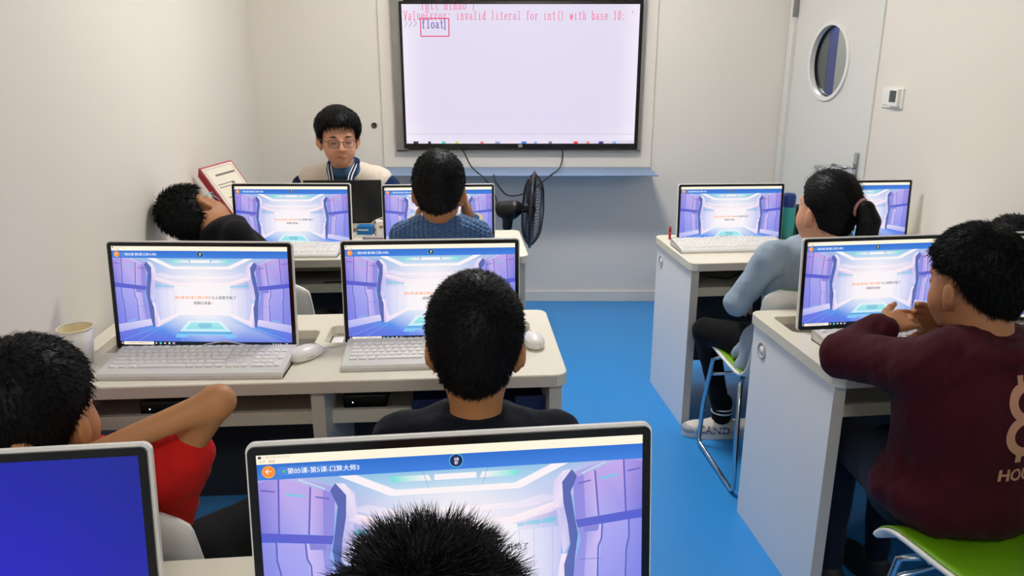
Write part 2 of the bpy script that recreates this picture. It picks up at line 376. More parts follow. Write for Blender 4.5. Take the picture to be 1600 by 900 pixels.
    A.poly([(0, .365), (.182, .40), (.176, .44), (0, .41)], [(88, 92, 205), (95, 98, 200), (95, 100, 205), (78, 95, 210)], 1, True)
    A.poly([(0, .41), (.035, .415), (.045, .79), (0, .80)], [(140, 140, 228), (150, 150, 232), (128, 135, 228), (118, 125, 225)], 1, True)
    A.poly([(.037, .415), (.108, .428), (.122, .765), (.047, .788)], [(165, 162, 238), (172, 168, 240), (150, 152, 236), (140, 142, 232)], 1, True)
    A.poly([(.11, .428), (.176, .44), (.168, .5), (.185, .62), (.19, .745), (.124, .765)], [(205, 190, 242), (170, 165, 232), (150, 148, 228), (145, 145, 228), (160, 158, 232), (190, 180, 242)], 1, True)
    A.poly([(.15, .436), (.176, .44), (.168, .5), (.185, .62), (.19, .745), (.162, .755)], (146, 146, 226), 1, True)
    A.poly([(.118, .43), (.16, .438), (.16, .465), (.12, .46)], (135, 132, 215), 1, True)
    for p, q in (((.051, .112), (.044, .375)), ((.129, .162), (.119, .386)), ((.036, .41), (.035, .5)), ((.035, .5), (.042, .56)), ((.042, .56), (.046, .79)), ((.109, .428), (.111, .5)), ((.111, .5), (.12, .54)), ((.12, .54), (.123, .765))):
        A.line(p, q, .0022, (92, 92, 190), 1, True)
    A.line((.112, .6), (.175, .598), .0008, (110, 110, 205), 1, True); A.line((.06, .755), (.108, .742), .0028, (120, 200, 235), 1, True)
    A.poly([(0, .79), (.2, .73), (.215, .79), (0, .87)], [(190, 190, 240), (228, 218, 246), (215, 208, 244), (165, 172, 238)], 1, True)
    # dark angular pillar with its pale edge
    A.poly([(.19, .15), (.215, .155), (.24, .205), (.243, .30), (.235, .335), (.205, .33)], [(235, 222, 245), (240, 228, 246), (222, 210, 242), (228, 218, 244), (235, 225, 246), (200, 190, 235)], 1, True)
    A.poly([(.205, .33), (.235, .335), (.225, .45), (.215, .57), (.195, .5)], [(195, 190, 236), (205, 200, 240), (205, 200, 240), (225, 215, 244), (190, 185, 235)], 0.25, True)
    A.poly([(.2, .565), (.222, .565), (.23, .66), (.242, .74), (.236, .81), (.215, .82)], [(240, 225, 244), (245, 230, 246), (235, 222, 244), (250, 236, 246), (240, 226, 244), (190, 185, 236)], 0.25, True)
    A.poly([(.192, .15), (.218, .21), (.215, .31), (.203, .42), (.197, .52), (.214, .62), (.212, .80), (.2, .82), (.19, .72), (.184, .58), (.176, .47), (.185, .38), (.195, .26), (.178, .185)], (88, 102, 176), 0.1, True)
    # lit platform on the floor
    A.poly([(.325, .905), (.355, .865), (.645, .865), (.68, .905), (.677, .922), (.612, .922), (.6, .902), (.4, .902), (.39, .922), (.327, .922)], (120, 195, 245), .5)
    A.poly([(.35, .855), (.65, .855), (.66, .885), (.34, .885)], (70, 165, 225), .3)
    A.poly([(.408, .75), (.592, .75), (.65, .86), (.35, .86)], [(225, 245, 250), (225, 245, 250), (190, 232, 248), (190, 232, 248)], .5)
    A.poly([(.42, .765), (.58, .765), (.615, .835), (.385, .835)], [(150, 228, 235), (150, 228, 235), (110, 222, 228), (110, 222, 228)], .4)
    A.poly([(.47, .775), (.53, .775), (.545, .8), (.525, .825), (.475, .825), (.455, .8)], (85, 190, 215), .4)
    # window furniture
    A.rect(0, 1, .043, .118, [(40, 110, 205), (40, 110, 205), (62, 128, 222), (62, 128, 222)])
    A.rect(0, 1, 0, .045, (255, 246, 222))
    A.rect(.004, .012, .008, .02, (60, 60, 90)); A.text('口算大师 学习平台', .016, .019, .0042, (200, 180, 150)); A.text('文件   编辑', .006, .038, .0042, (190, 150, 130))
    A.rect(.06, .192, .06, .102, (75, 130, 220)); A.disc(.06, .081, .0062, (75, 130, 220)); A.disc(.192, .081, .0062, (75, 130, 220))
    A.disc(.028, .081, .0085, (250, 170, 60)); A.disc(.028, .081, .0072, (250, 140, 40)); A.text('←', .028, .091, .011, (255, 250, 240), 'CENTER', .0002)
    A.disc(.066, .081, .0022, (70, 200, 120)); A.text('第05课-第5课-口算大师3', .074, .0925, .0088, (250, 252, 255), 'LEFT', .00012)
    A.disc(.503, .077, .0095, (90, 210, 230)); A.disc(.503, .077, .0086, (25, 35, 90)); A.text('10', .503, .078, .0066, (255, 255, 255), 'CENTER', .0002); A.text('秒', .503, .094, .005, (255, 255, 255), 'CENTER', .0001)
    A.text('第05课-第5课-口算大师3', .338, .525, .0098, (255, 150, 40), 'LEFT', .00015); A.text('! 马上就要开始了', .538, .525, .0105, (60, 60, 80), 'LEFT', .00015)
    A.text('请做好准备~', .5, .58, .0105, (60, 60, 80), 'CENTER', .0001)
    # taskbar
    A.rect(0, 1, .965, 1, (14, 18, 30))
    A.rect(.02, .195, .967, .999, (250, 240, 225)); A.text('在这里输入你要搜索的内容', .045, .988, .0052, (170, 150, 140))
    for du, dv in ((0, 0), (.0045, 0), (0, .008), (.0045, .008)): A.rect(.007 + du, .0105 + du, .976 + dv, .983 + dv, (245, 248, 255))
    A.rect(.204, .213, .976, .99, (240, 225, 220)); A.disc(.233, .983, .0042, (40, 150, 200)); A.disc(.2345, .984, .0022, (130, 230, 200)); A.rect(.253, .265, .976, .99, (240, 225, 190))
    A.rect(.28, .289, .973, .993, (245, 245, 250)); A.rect(.298, .322, .966, 1, (70, 75, 95)); A.rect(.306, .314, .976, .99, (250, 225, 240))
    for u in (.885, .9, .915, .93): A.rect(u, u + .006, .978, .988, (235, 235, 240))
    A.text('9:38', .965, .984, .0052, (240, 240, 245), 'CENTER')
    return A
ART = lesson_art().mesh('lesson_screen', emit_attr_mat('lesson_screen_light', True, 1.0))
def blue_screen_mesh():
    A = Art(SW, SH); n = 8
    for i in range(n):
        for j in range(n):
            q = []; cs = []
            for a, b in ((i, j), (i + 1, j), (i + 1, j + 1), (i, j + 1)):
                u, v = a / n, b / n; g = max(0, min(1, 1.25 * math.hypot(u - .45, (v - .75) * .7)))
                q.append((u, v)); cs.append((int(34 - 30 * g), int(22 + 6 * g), int(214 - 74 * g)))
            A.poly(q, cs, 0)
    return A.mesh('blue_screen', emit_attr_mat('blue_screen_light', False, 1.0))
BLUE = blue_screen_mesh()

# ------------------------------------------------------------------ monitors
def build_monitor(screen_mesh):
    """flip-up all-in-one screen; origin bottom middle of the front, faces -Y"""
    t = empty('monitor'); W, H = 0.54, 0.326; bz = (SW / 2, SH / 2); zc = 0.016 + SH / 2
    def upright(bm, y0, y1):
        for v in bm.verts: v.co = Vector((v.co.x, y1 + (y0 - y1) * v.co.z, v.co.y))
        bmesh.ops.recalc_face_normals(bm, faces=list(bm.faces)); return bm
    sh = upright(plate_bm(rrect(-W / 2 - .0025, W / 2 + .0025, 0, H + .0005, .012), [], 0, 1), 0.004, 0.018)
    bmesh.ops.bevel(sh, geom=[e for e in sh.edges if len(e.link_faces) == 2 and e.calc_face_angle(0) > 1.2], offset=.003, segments=2, affect='EDGES')
    bm_obj('shell', sh, M_SHELL, t)
    bm_obj('bezel', upright(plate_bm(rrect(-W / 2 + .001, W / 2 - .001, .003, H - .003, .009), [rrect(-bz[0], bz[0], zc - bz[1], zc + bz[1], 0)], 0, 1), 0.0, 0.006), M_BEZEL, t)
    s = link(bpy.data.objects.new('screen', screen_mesh), t); s.location = (0, 0.003, zc); s['label'] = 'lit screen'
    box('back_cover', -.16, .16, .015, .045, .05, .25, M_SHELL, t, .01)
    a = box('hinge_arm', -.05, .05, .014, .036, -.055, .07, M_GREYMETAL, t, .004)
    box('hinge_foot', -.07, .07, .01, .075, -.064, -.052, M_GREYMETAL, a, .003)
    return t
mon_lesson = build_monitor(ART); mon_blue = build_monitor(BLUE)
G_MON = 'flip-up monitors on the desks'
MON = [  # x, y, rot, scale, tilt, proto, label
    (-.885, 2.083, -1.5, .975, 5, 'L', 'white-edged monitor showing the lesson picture, beside the paper cup, bare long keyboard before it'),
    (-.238, 2.168, 3.5, .965, 5, 'L', 'white-edged monitor with the lesson picture, partly covered by the head of the boy in navy'),
    (-.971, 3.328, -.5, .965, 5, 'L', 'monitor with the lesson picture beside the red certificate folder'),
    (-.327, 3.385, 4.0, .925, 5, 'L', 'monitor with the lesson picture facing the child in a blue cable-knit sweater'),
    (-.073, .898, 6.6, 1.02, 8, 'L', 'large monitor with the lesson picture behind the spiky-haired head'),
    (-.752, .838, 6.6, 1.02, 8, 'B', 'monitor with a plain deep blue screen'),
    (1.0, 3.455, 3.5, .905, 4, 'L', 'monitor with the lesson picture at the desk corner, before the teal backpack'),
    (1.62, 3.525, 4.5, .905, 4, 'L', 'monitor with the lesson picture partly hidden by the ponytailed girl\'s head'),
    (1.118, 2.262, 7.5, .885, 4, 'L', 'monitor with the lesson picture facing the boy in the maroon sweatshirt'),
    (1.80, 2.345, 7.0, .885, 4, 'L', 'monitor with the lesson picture behind the head of the boy in maroon'),
]
used = set()
DZ = [-.002, -.012, -.025, -.025, -.013, -.013, -.026, -.02, .004, .004]
for (x, y, rz, sc, tilt, pr, lab), dz in zip(MON, DZ):
    src = mon_blue if pr == 'B' else mon_lesson
    o = copy_tree(src) if pr in used else src; used.add(pr)
    o.location = (x, y, 0.746 + dz); o.rotation_euler = (R(-tilt), 0, R(rz)); o.scale = (sc, sc, sc)
    tag(o, lab, 'monitor', G_MON)

# ------------------------------------------------------------------ television
def tv():
    t = empty('television', (0.052, 4.905, 1.022)); tag(t, 'large wall-mounted flat television showing red error text', 'television')
    W, H = 1.452, 0.866
    box('housing', -W / 2, W / 2, -.035, .02, 0, H, M_BLACK, t, .004)
    SWt, SHt = W - .03, H - .046
    zc = .03 + SHt / 2
    bm = plate_bm([(-W / 2, 0), (W / 2, 0), (W / 2, H), (-W / 2, H)], [[(-SWt / 2, zc - SHt / 2), (SWt / 2, zc - SHt / 2), (SWt / 2, zc + SHt / 2), (-SWt / 2, zc + SHt / 2)]], 0, 1)
    for v in bm.verts: v.co = Vector((v.co.x, -.036 - .012 * v.co.z, v.co.y))
    bmesh.ops.recalc_face_normals(bm, faces=list(bm.faces)); bm_obj('bezel', bm, M_BEZEL, t)
    A = Art(SWt, SHt)
    n = 12
    for i in range(n):
        for j in range(n):
            q = []; cs = []
            for a, b in ((i, j), (i + 1, j), (i + 1, j + 1), (i, j + 1)):
                u, v = a / n, b / n; e = max(0, 1 - min(u, 1 - u) / .1) * .7 + max(0, 1 - (1 - v) / .12) * .4; e = min(1, e)
                q.append((u, v)); cs.append(tuple(int(p + (k - p) * e) for p, k in zip((223, 216, 238), (246, 238, 250))))
            A.poly(q, cs, 0)
    # stroke lettering in the style of a typewriter serif: unit cell 1 wide, x-height 1, caps 1.5
    def arc(cx, cy, rx, ry, a0, a1, n=9): return [(cx + rx * math.cos(R(a0 + (a1 - a0) * k / n)), cy + ry * math.sin(R(a0 + (a1 - a0) * k / n))) for k in range(n + 1)]
    GL = {
        'i': [[(.25, 1), (.5, 1), (.5, 0)], [(.2, 0), (.8, 0)], [(.45, 1.36), (.55, 1.36)]],
        'n': [[(.1, 1), (.25, 1), (.25, 0)], [(.08, 0), (.42, 0)], [(.25, .72)] + arc(.5, .68, .25, .3, 150, 0) + [(.75, 0)], [(.58, 0), (.92, 0)]],
        't': [[(.45, 1.4), (.45, .2)] + arc(.65, .2, .2, .2, 180, 330), [(.15, 1), (.8, 1)]],
        'h': [[(.1, 1.5), (.25, 1.5), (.25, 0)], [(.08, 0), (.42, 0)], [(.25, .72)] + arc(.5, .68, .25, .3, 150, 0) + [(.75, 0)], [(.58, 0), (.92, 0)]],
        'a': [arc(.46, .72, .27, .26, 160, 0) + [(.73, .12), (.92, .02)], arc(.45, .28, .28, .28, 60, 340)],
        'o': [arc(.5, .5, .36, .5, 0, 360, 18)],
        'l': [[(.25, 1.5), (.5, 1.5), (.5, 0)], [(.2, 0), (.8, 0)]],
        'u': [[(.1, 1), (.25, 1), (.25, .3)] + arc(.48, .3, .23, .3, 180, 340), [(.6, 1), (.75, 1), (.75, 0), (.92, 0)]],
        'e': [[(.16, .55), (.84, .55)] + arc(.5, .5, .34, .5, 5, 320, 14)],
        'r': [[(.15, 1), (.35, 1), (.35, 0)], [(.12, 0), (.6, 0)], [(.35, .68)] + arc(.62, .7, .25, .28, 150, 40)],
        'v': [[(.15, 1), (.5, 0), (.85, 1)], [(.03, 1), (.3, 1)], [(.7, 1), (.97, 1)]],
        'd': [[(.55, 1.5), (.75, 1.5), (.75, 0), (.92, 0)], arc(.45, .5, .3, .5, 30, 330, 14)],
        'b': [[(.08, 1.5), (.25, 1.5), (.25, 0)], arc(.53, .5, .3, .5, 150, -150, 14)],
        'f': [[(.45, 0), (.45, 1.25)] + arc(.65, 1.25, .2, .25, 180, 30), [(.18, 1), (.75, 1)], [(.22, 0), (.7, 0)]],
        'w': [[(.1, 1), (.3, 0), (.5, .9), (.7, 0), (.9, 1)], [(0, 1), (.22, 1)], [(.78, 1), (1, 1)]],
        's': [arc(.5, .74, .28, .26, 20, 230) + arc(.5, .26, .3, .27, 70, -160)],
        'V': [[(.1, 1.5), (.5, 0), (.9, 1.5)], [(0, 1.5), (.26, 1.5)], [(.74, 1.5), (1, 1.5)]],
        'E': [[(.85, 1.2), (.85, 1.5), (.12, 1.5)], [(.28, 1.5), (.28, 0)], [(.12, 0), (.88, 0), (.88, .3)], [(.28, .78), (.65, .78)]],
        ':': [[(.5, 1), (.5, .84)], [(.5, .16), (.5, 0)], [(.42, .92), (.58, .92)], [(.42, .08), (.58, .08)]],
        '(': [arc(1.15, .65, .6, 1.0, 125, 235)], ')': [arc(-.15, .65, .6, 1.0, -55, 55)],
        "'": [[(.5, 1.5), (.45, 1.15)]],
        '1': [[(.3, 1.3), (.5, 1.5), (.5, 0)], [(.25, 0), (.75, 0)]], '0': [arc(.5, .75, .32, .75, 0, 360, 18)],
        '>': [[(.1, 1.25), (.9, .65), (.1, .05)]], '|': [[(.12, 1.6), (.12, -.3)]],
    }
    def write(s, u, v, adv, xh, col, w=.0032):
        for i, ch in enumerate(s):
            for st in GL.get(ch, []):
                P = [(u + adv * (i + .08 + .84 * x), v - xh * y) for x, y in st]
                for p, q in zip(P, P[1:]):
                    dx, dy = (q[0] - p[0]) * A.W, (q[1] - p[1]) * A.H; L = math.hypot(dx, dy)
                    if L < 1e-6: continue
                    ex, ey = dx / L * w * .35 / A.W, dy / L * w * .35 / A.H
                    ww = w * (1.25 if abs(dy) > abs(dx) else .85)
                    A.line((p[0] - ex, p[1] - ey), (q[0] + ex, q[1] + ey), ww, col, 0)
    RED, PUR, GRY = (238, 96, 140), (96, 78, 168), (178, 166, 186)
    adv = .0196; xh = .040
    write("int('nihao')", .078, .036, adv, xh, RED)
    write("ValueError: invalid literal for int() with base 10: '", .006, .107, adv * .937, xh, RED)
    write(">>>", .006, .158, adv, xh, GRY); write("float|", .081, .166, adv * .98, xh, PUR, .0042)
    for p, q in (((.078, .098), (.197, .098)), ((.197, .098), (.197, .222)), ((.197, .222), (.078, .222)), ((.078, .222), (.078, .098))): A.line(p, q, .0058, (226, 30, 92), 0)
    A.line((0, .928), (1, .928), .002, (190, 182, 205), 0)
    A.rect(0, .66, .975, 1, (232, 224, 240)); A.rect(.72, 1, .975, 1, (222, 216, 236))
    for u, c, w in ((.03, (40, 40, 50), .022), (.095, (30, 30, 40), .012), (.155, (70, 200, 190), .016), (.215, (200, 210, 60), .012), (.325, (240, 120, 110), .014), (.39, (150, 160, 210), .02), (.505, (60, 120, 220), .022), (.56, (150, 170, 230), .014), (.625, (120, 120, 140), .014), (.735, (240, 50, 60), .018), (.79, (240, 130, 130), .014), (.845, (60, 50, 130), .02), (.905, (120, 180, 230), .016)):
        A.rect(u, u + w, .984, 1, c)
    me = A.mesh('tv_screen', emit_attr_mat('tv_light', False, 1.0))
    s = link(bpy.data.objects.new('screen', me), t); s.location = (0, -.0375, zc); s['label'] = 'pale lilac screen with red and purple code text'
    box('maker_badge', -.014, .014, -.0495, -.045, .006, .024, M_GREYMETAL, t, .002)
tv()
fr = empty('television_surround', (0.04, FY, 0)); tag(fr, 'brushed grey metal surround fixed around the television', 'surround')
for n_, a in (('frame_side', (-.765, -.69, 1.0, 1.93)), ('frame_side', (.745, .765, 1.0, 1.93)), ('frame_rail', (-.765, .765, .998, 1.012)), ('frame_rail', (-.765, .765, 1.895, 1.93))):
    box(n_, a[0], a[1], -.055, .004, a[2], a[3], M_GREYMETAL, fr, .003)
for P_, lab in (
    ([(-.40, 4.885, 1.03), (-.405, 4.85, 1.0), (-.43, 4.82, .94), (-.43, 4.75, .903)], 'short black cable dropping from the television behind the child in blue'),
    ([(-.33, 4.885, 1.03), (-.30, 4.84, 1.0), (-.255, 4.75, .93), (-.2, 4.62, .899), (-.165, 4.555, .88), (-.11, 4.54, .80), (-.08, 4.54, .70)], 'black cable slanting from the television over the ledge'),
    ([(.31, 4.885, 1.03), (.318, 4.85, .98), (.29, 4.7, .92), (.235, 4.58, .898), (.19, 4.55, .868), (.1, 4.54, .80), (-.02, 4.54, .78), (-.09, 4.54, .85), (-.11, 4.575, .90)], 'black cable hanging in a loop from the television behind the fan')):
    tag(tube('television_cable', P_, .0042, M_CABLE, None, 6, False, 8), lab, 'cable')

# ------------------------------------------------------------------ desks
def desk(label, corner, rz, L, D, mons, left_panel=True, divider=None, sign=1, group='white two-seat computer desks'):
    """corner = front corner at local (0,0); x runs along the front edge (sign +1) ; y to the back"""
    t = empty('computer_desk', (corner[0], corner[1], 0), R(rz)); tag(t, label, 'desk', group)
    holes = []
    for mx, my, w in mons: holes.append(rrect(max(.05, mx - w / 2 - .055), min(L - .06, mx + w / 2 + .035), my - .004, min(my + .15, D - .05), .02))
    top = plate_bm(rrect(0, L, 0, D, .035), holes, .715, .75)
    bmesh.ops.bevel(top, geom=[e for e in top.edges if len(e.link_faces) == 2 and e.calc_face_angle(0) > 1.2], offset=.002, segments=1, affect='EDGES')
    o = bm_obj('worktop', top, M_WHITE, t)
    bm_obj('front_edge_band', plate_bm([(.03, -.0012), (L - .03, -.0012), (L - .03, .004), (.03, .004)], [], .7165, .7465), M_EDGE, o)
    for mx, my, w in mons:
        x0, x1, y0, y1 = max(.0475, mx - w / 2 - .06), min(L - .054, mx + w / 2 + .04), my - .012, min(my + .155, D - .045)
        bm = bm_box(x0, x1, y0, y1, .648, .655)
        for a in ((x0, x0 + .006, y0, y1), (x1 - .006, x1, y0, y1), (x0, x1, y0, y0 + .006), (x0, x1, y1 - .006, y1)): bm_box(*a, .652, .722, bm=bm)
        bm_obj('screen_tray', bm, M_TRAY, t)
    for px in [.012, L - .047] + ([divider] if divider else []):
        p = box('side_panel', px, px + .035, .025, D - .02, 0, .716, M_PANEL, t, .002)
        bm_obj('edge_band', bm_box(px + .001, px + .034, .0238, .03, 0.002, .714), M_EDGE, p)
        if px < .1:
            g = lathe('cable_port', [(.014, -.004), (.0205, -.004), (.0205, .0025), (.026, .0035), (.029, .001), (.0295, -.002)], M_TRAY, p, 28, caps=False)
            g.location = (px - .0005, D * .83, .645); g.rotation_euler = (0, R(-90), 0)
            c = lathe('port_cap', [(.0001, -.002), (.015, -.002), (.015, .001), (.0001, .001)], M_PANEL, p, 20, caps=False); c.location = g.location; c.rotation_euler = g.rotation_euler
    box('shelf', .047, L - .047, .14, D - .05, .575, .593, M_EDGE, t, .002)
    box('shelf_lip', .047, L - .047, .13, .148, .565, .605, M_WHITE, t, .002)
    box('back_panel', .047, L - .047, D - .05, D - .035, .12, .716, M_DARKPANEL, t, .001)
    return t
def loc_in(corner, rz, x, y):
    dx, dy = x - corner[0], y - corner[1]; c, s = math.cos(R(rz)), math.sin(R(rz)); return (dx * c + dy * s, -dx * s + dy * c)
def mk(label, corner, rz, L, D, idx, **k):
    ms = []
    for i in idx:
        x, y, _, sc, *_r = MON[i]; lx, ly = loc_in(corner, rz, x, y); ms.append((lx, ly - .01, .55 * sc))
    return desk(label, corner, rz, L, D, ms, **k)
mk('long white desk with paper cup, two monitors and two mice', (-1.230, 1.794), 4.0, 1.383, .56, (0, 1), divider=.70)
mk('white desk by the red certificate folder, in front of the teacher', (-1.345, 3.083), 4.0, 1.42, .53, (2, 3), divider=.72)
mk('white desk carrying the plain blue screen', (-1.045, .432), 5.5, 1.31, .62, (4, 5), divider=.68)
mk('white desk with round cable port, beside the teal backpack', (.736, 3.052), 6.0, 1.23, .54, (6, 7), divider=.62)
mk('white desk with round cable port where the boy in maroon leans', (.855, 1.872), 6.5, 1.22, .565, (8, 9), divider=.62)
td = empty('teacher_desk', (-1.2, 3.68, 0), R(3)); tag(td, 'plain white desk under the black laptop', 'desk')
box('worktop', 0, 1.0, 0, .24, .755, .785, M_WHITE, td, .004)
for px in (.01, .955): box('side_panel', px, px + .035, .02, .22, 0, .756, M_PANEL, td, .002)
box('back_panel', .045, .955, .02, .035, .2, .756, M_PANEL, td, .002)

# ------------------------------------------------------------------ keyboards and mice
KU = .0202
def key_rows():
    rows = []
    r0 = [(0, 1)] + [(2 + i + (.5 if i > 3 else 0) + (.5 if i > 7 else 0), 1) for i in range(12)] + [(15.25 + i, 1) for i in range(3)]
    r1 = [(i, 1) for i in range(13)] + [(13, 2)] + [(15.25 + i, 1) for i in range(3)] + [(18.5 + i, 1) for i in range(4)]
    r2 = [(0, 1.5)] + [(1.5 + i, 1) for i in range(12)] + [(13.5, 1.5)] + [(15.25 + i, 1) for i in range(3)] + [(18.5 + i, 1) for i in range(3)] + [(21.5, -2)]
    r3 = [(0, 1.75)] + [(1.75 + i, 1) for i in range(11)] + [(12.75, 2.25)] + [(18.5 + i, 1) for i in range(3)]
    r4 = [(0, 2.25)] + [(2.25 + i, 1) for i in range(10)] + [(12.25, 2.75)] + [(16.25, 1)] + [(18.5 + i, 1) for i in range(3)] + [(21.5, -2)]
    r5 = [(0, 1.25), (1.25, 1.25), (2.5, 1.25), (3.75, 6.25), (10, 1.25), (11.25, 1.25), (12.5, 1.25), (13.75, 1.25)] + [(15.25 + i, 1) for i in range(3)] + [(18.5, 2), (20.5, 1)]
    return [r0, r1, r2, r3, r4, r5]
KEYM = {}
def key_mesh(w, d):
    if (w, d) in KEYM: return KEYM[(w, d)]
    hw, hd = w * KU / 2 - .0013, d * KU / 2 - .0013; b = .0022
    V = [(-hw, -hd, 0), (hw, -hd, 0), (hw, hd, 0), (-hw, hd, 0), (-hw + b, -hd + b, .0046), (hw - b, -hd + b, .0046), (hw - b, hd - b * .7, .0046), (-hw + b, hd - b * .7, .0046)]
    me = bpy.data.meshes.new('key'); me.from_pydata(V, [], [(0, 1, 5, 4), (1, 2, 6, 5), (2, 3, 7, 6), (3, 0, 4, 7), (4, 5, 6, 7)]); me.materials.append(M_KEY); KEYM[(w, d)] = me; return me
SLOPE = math.atan2(.014, .155)
def keyboard(label, x, y, rz, single, zb=.75):
    t = empty('keyboard', (x, y, zb), R(rz)); tag(t, label, 'keyboard', 'white keyboards on the desks')
    W, D = .485, .172; hw = W / 2
    prof = [(-D / 2, 0), (D / 2, 0), (D / 2, .030), (D / 2 - .008, .033), (-D / 2 + .026, .0175), (-D / 2 + .006, .0145), (-D / 2, .009)]
    V = []; Fc = []; n = len(prof)
    for s_, ins in ((-1, .004), (-1, 0), (1, 0), (1, .004)):
        for py, pz in prof: V.append((s_ * (hw - ins), py * (1 - ins * 6), pz * (1 - ins * 20) + .0006))
    for k in range(3):
        for i in range(n): Fc.append((k * n + i, k * n + (i + 1) % n, (k + 1) * n + (i + 1) % n, (k + 1) * n + i))
    Fc.append(tuple(range(n))); Fc.append(tuple(reversed(range(3 * n, 4 * n))))
    b = mesh_obj('case', V, Fc, M_KBODY, t)
    bm = b.data
    box('recess_main', -.232, -.232 + 15 * KU + .004, -.060, .072, -.002, .0, M_KBODY, b, 0).location = (0, 0, 0)
    MV = []; MF = []
    for ri, row in enumerate(key_rows()):
        ly = .066 - ri * KU * 1.02 - (.004 if ri else -.001) * 1
        for ku, w in row:
            d = 1
            if w < 0: d, w = 2, 1
            lx = -.2275 + (ku + w / 2) * KU; yy = ly - (KU * .51 if d == 2 else 0)
            zz = .0175 + (yy + D / 2 - .026) * (.0155 / (D - .034)) - .0008
            km = key_mesh(w, d)
            if single:
                k = link(bpy.data.objects.new('key', km), t); k.location = (lx, yy, zz); k.rotation_euler = (SLOPE, 0, 0)
            else:
                b0 = len(MV)
                for v in km.vertices: MV.append((v.co.x + lx, v.co.y + yy, v.co.z + zz + v.co.y * .09))
                for p in km.polygons: MF.append(tuple(b0 + i for i in p.vertices))
    if not single:
        o = mesh_obj('key_field', MV, MF, M_KEY, t); o['kind'] = 'stuff'
    tube('cable', [(-.02, D / 2 - .002, .02), (-.03, D / 2 + .025, .022), (.03, D / 2 + .03, .03), (.1, D / 2 + .022, .02), (.16, D / 2 + .03, .006)], .0022, M_KBODY, t, 6, False, 6)
    return t
keyboard('long white keyboard beside the paper cup', -.845, 1.943, 1.5, True)
keyboard('white keyboard half hidden by the head of the boy in navy', -.222, 2.012, 4.5, True)
keyboard('white keyboard in front of the monitor by the red folder', -.985, 3.225, 1.5, False)
keyboard('white keyboard on the desk corner before the teal backpack', .965, 3.325, 5.5, False)
keyboard('white keyboard under the hands of the boy in maroon', 1.145, 2.105, 8, True)
def mouse(label, x, y, rz):
    t = empty('computer_mouse', (x, y, .75), R(rz)); tag(t, label, 'mouse', 'white computer mice')
    prims = [('el', (0, -.008, .014), (.031, .048, .024), None, .01), ('el', (0, .02, .012), (.029, .04, .019), None, .01)]
    V, Q = sdf_mesh(prims, .003, cut=lambda X, Y, Z: .0015 - Z); np_obj('shell', V, Q, M_SHELL, t)
    tube('button_split', [(0, .058, .015), (0, .04, .0295), (0, .02, .0335), (0, .008, .0355)], .0012, mat('seam_grey', (120, 120, 118), .6), t, 5)
    w = lathe('scroll_wheel', [(.002, -.003), (.009, -.003), (.01, 0), (.009, .003), (.002, .003)], M_TRAY, t, 16); w.location = (0, .032, .0245); w.rotation_euler = (0, R(90), 0)
    tube('side_seam', [(math.cos(R(a)) * .0312, math.sin(R(a)) * .05 - .004, .012) for a in range(160, 381, 20)], .0009, mat('seam_grey', (120, 120, 118), .6), t, 5)
    tube('cable', [(0, .057, .008), (.004, .09, .004), (.02, .125, .003), (.022, .155, .003), (.0, .175, .003)], .0021, M_KBODY, t, 6, False, 6)

# ------------------------------------------------------------------ implicit surfaces for soft bodies
def smin(a, b, k):
    h = np.clip(.5 + .5 * (b - a) / k, 0, 1); return b * (1 - h) + a * h - k * h * (1 - h)
def prim_bounds(p):
    if p[0] == 'rc':
        a, b = np.array(p[1]), np.array(p[2]); r = max(p[3], p[4]); return np.minimum(a, b) - r, np.maximum(a, b) + r
    c = np.array(p[1]); r = np.array(p[2])
    if p[3] is not None: r = np.abs(p[3]) @ r
    return c - r, c + r
def prim_eval(p, X, Y, Z):
    if p[0] == 'rc':
        a, b = np.array(p[1], float), np.array(p[2], float); ra, rb = p[3], p[4]; d = b - a; L2 = float(d @ d) + 1e-12
        t = np.clip(((X - a[0]) * d[0] + (Y - a[1]) * d[1] + (Z - a[2]) * d[2]) / L2, 0, 1)
        return np.sqrt((X - a[0] - d[0] * t) ** 2 + (Y - a[1] - d[1] * t) ** 2 + (Z - a[2] - d[2] * t) ** 2) - (ra + (rb - ra) * t)
    c, r, M = p[1], p[2], p[3]; x, y, z = X - c[0], Y - c[1], Z - c[2]
    if M is not None:
        M = np.array(M); x, y, z = (M[0, 0] * x + M[1, 0] * y + M[2, 0] * z, M[0, 1] * x + M[1, 1] * y + M[2, 1] * z, M[0, 2] * x + M[1, 2] * y + M[2, 2] * z)
    k0 = np.sqrt((x / r[0]) ** 2 + (y / r[1]) ** 2 + (z / r[2]) ** 2); k1 = np.sqrt((x / r[0] ** 2) ** 2 + (y / r[1] ** 2) ** 2 + (z / r[2] ** 2) ** 2)
    return k0 * (k0 - 1) / (k1 + 1e-9)
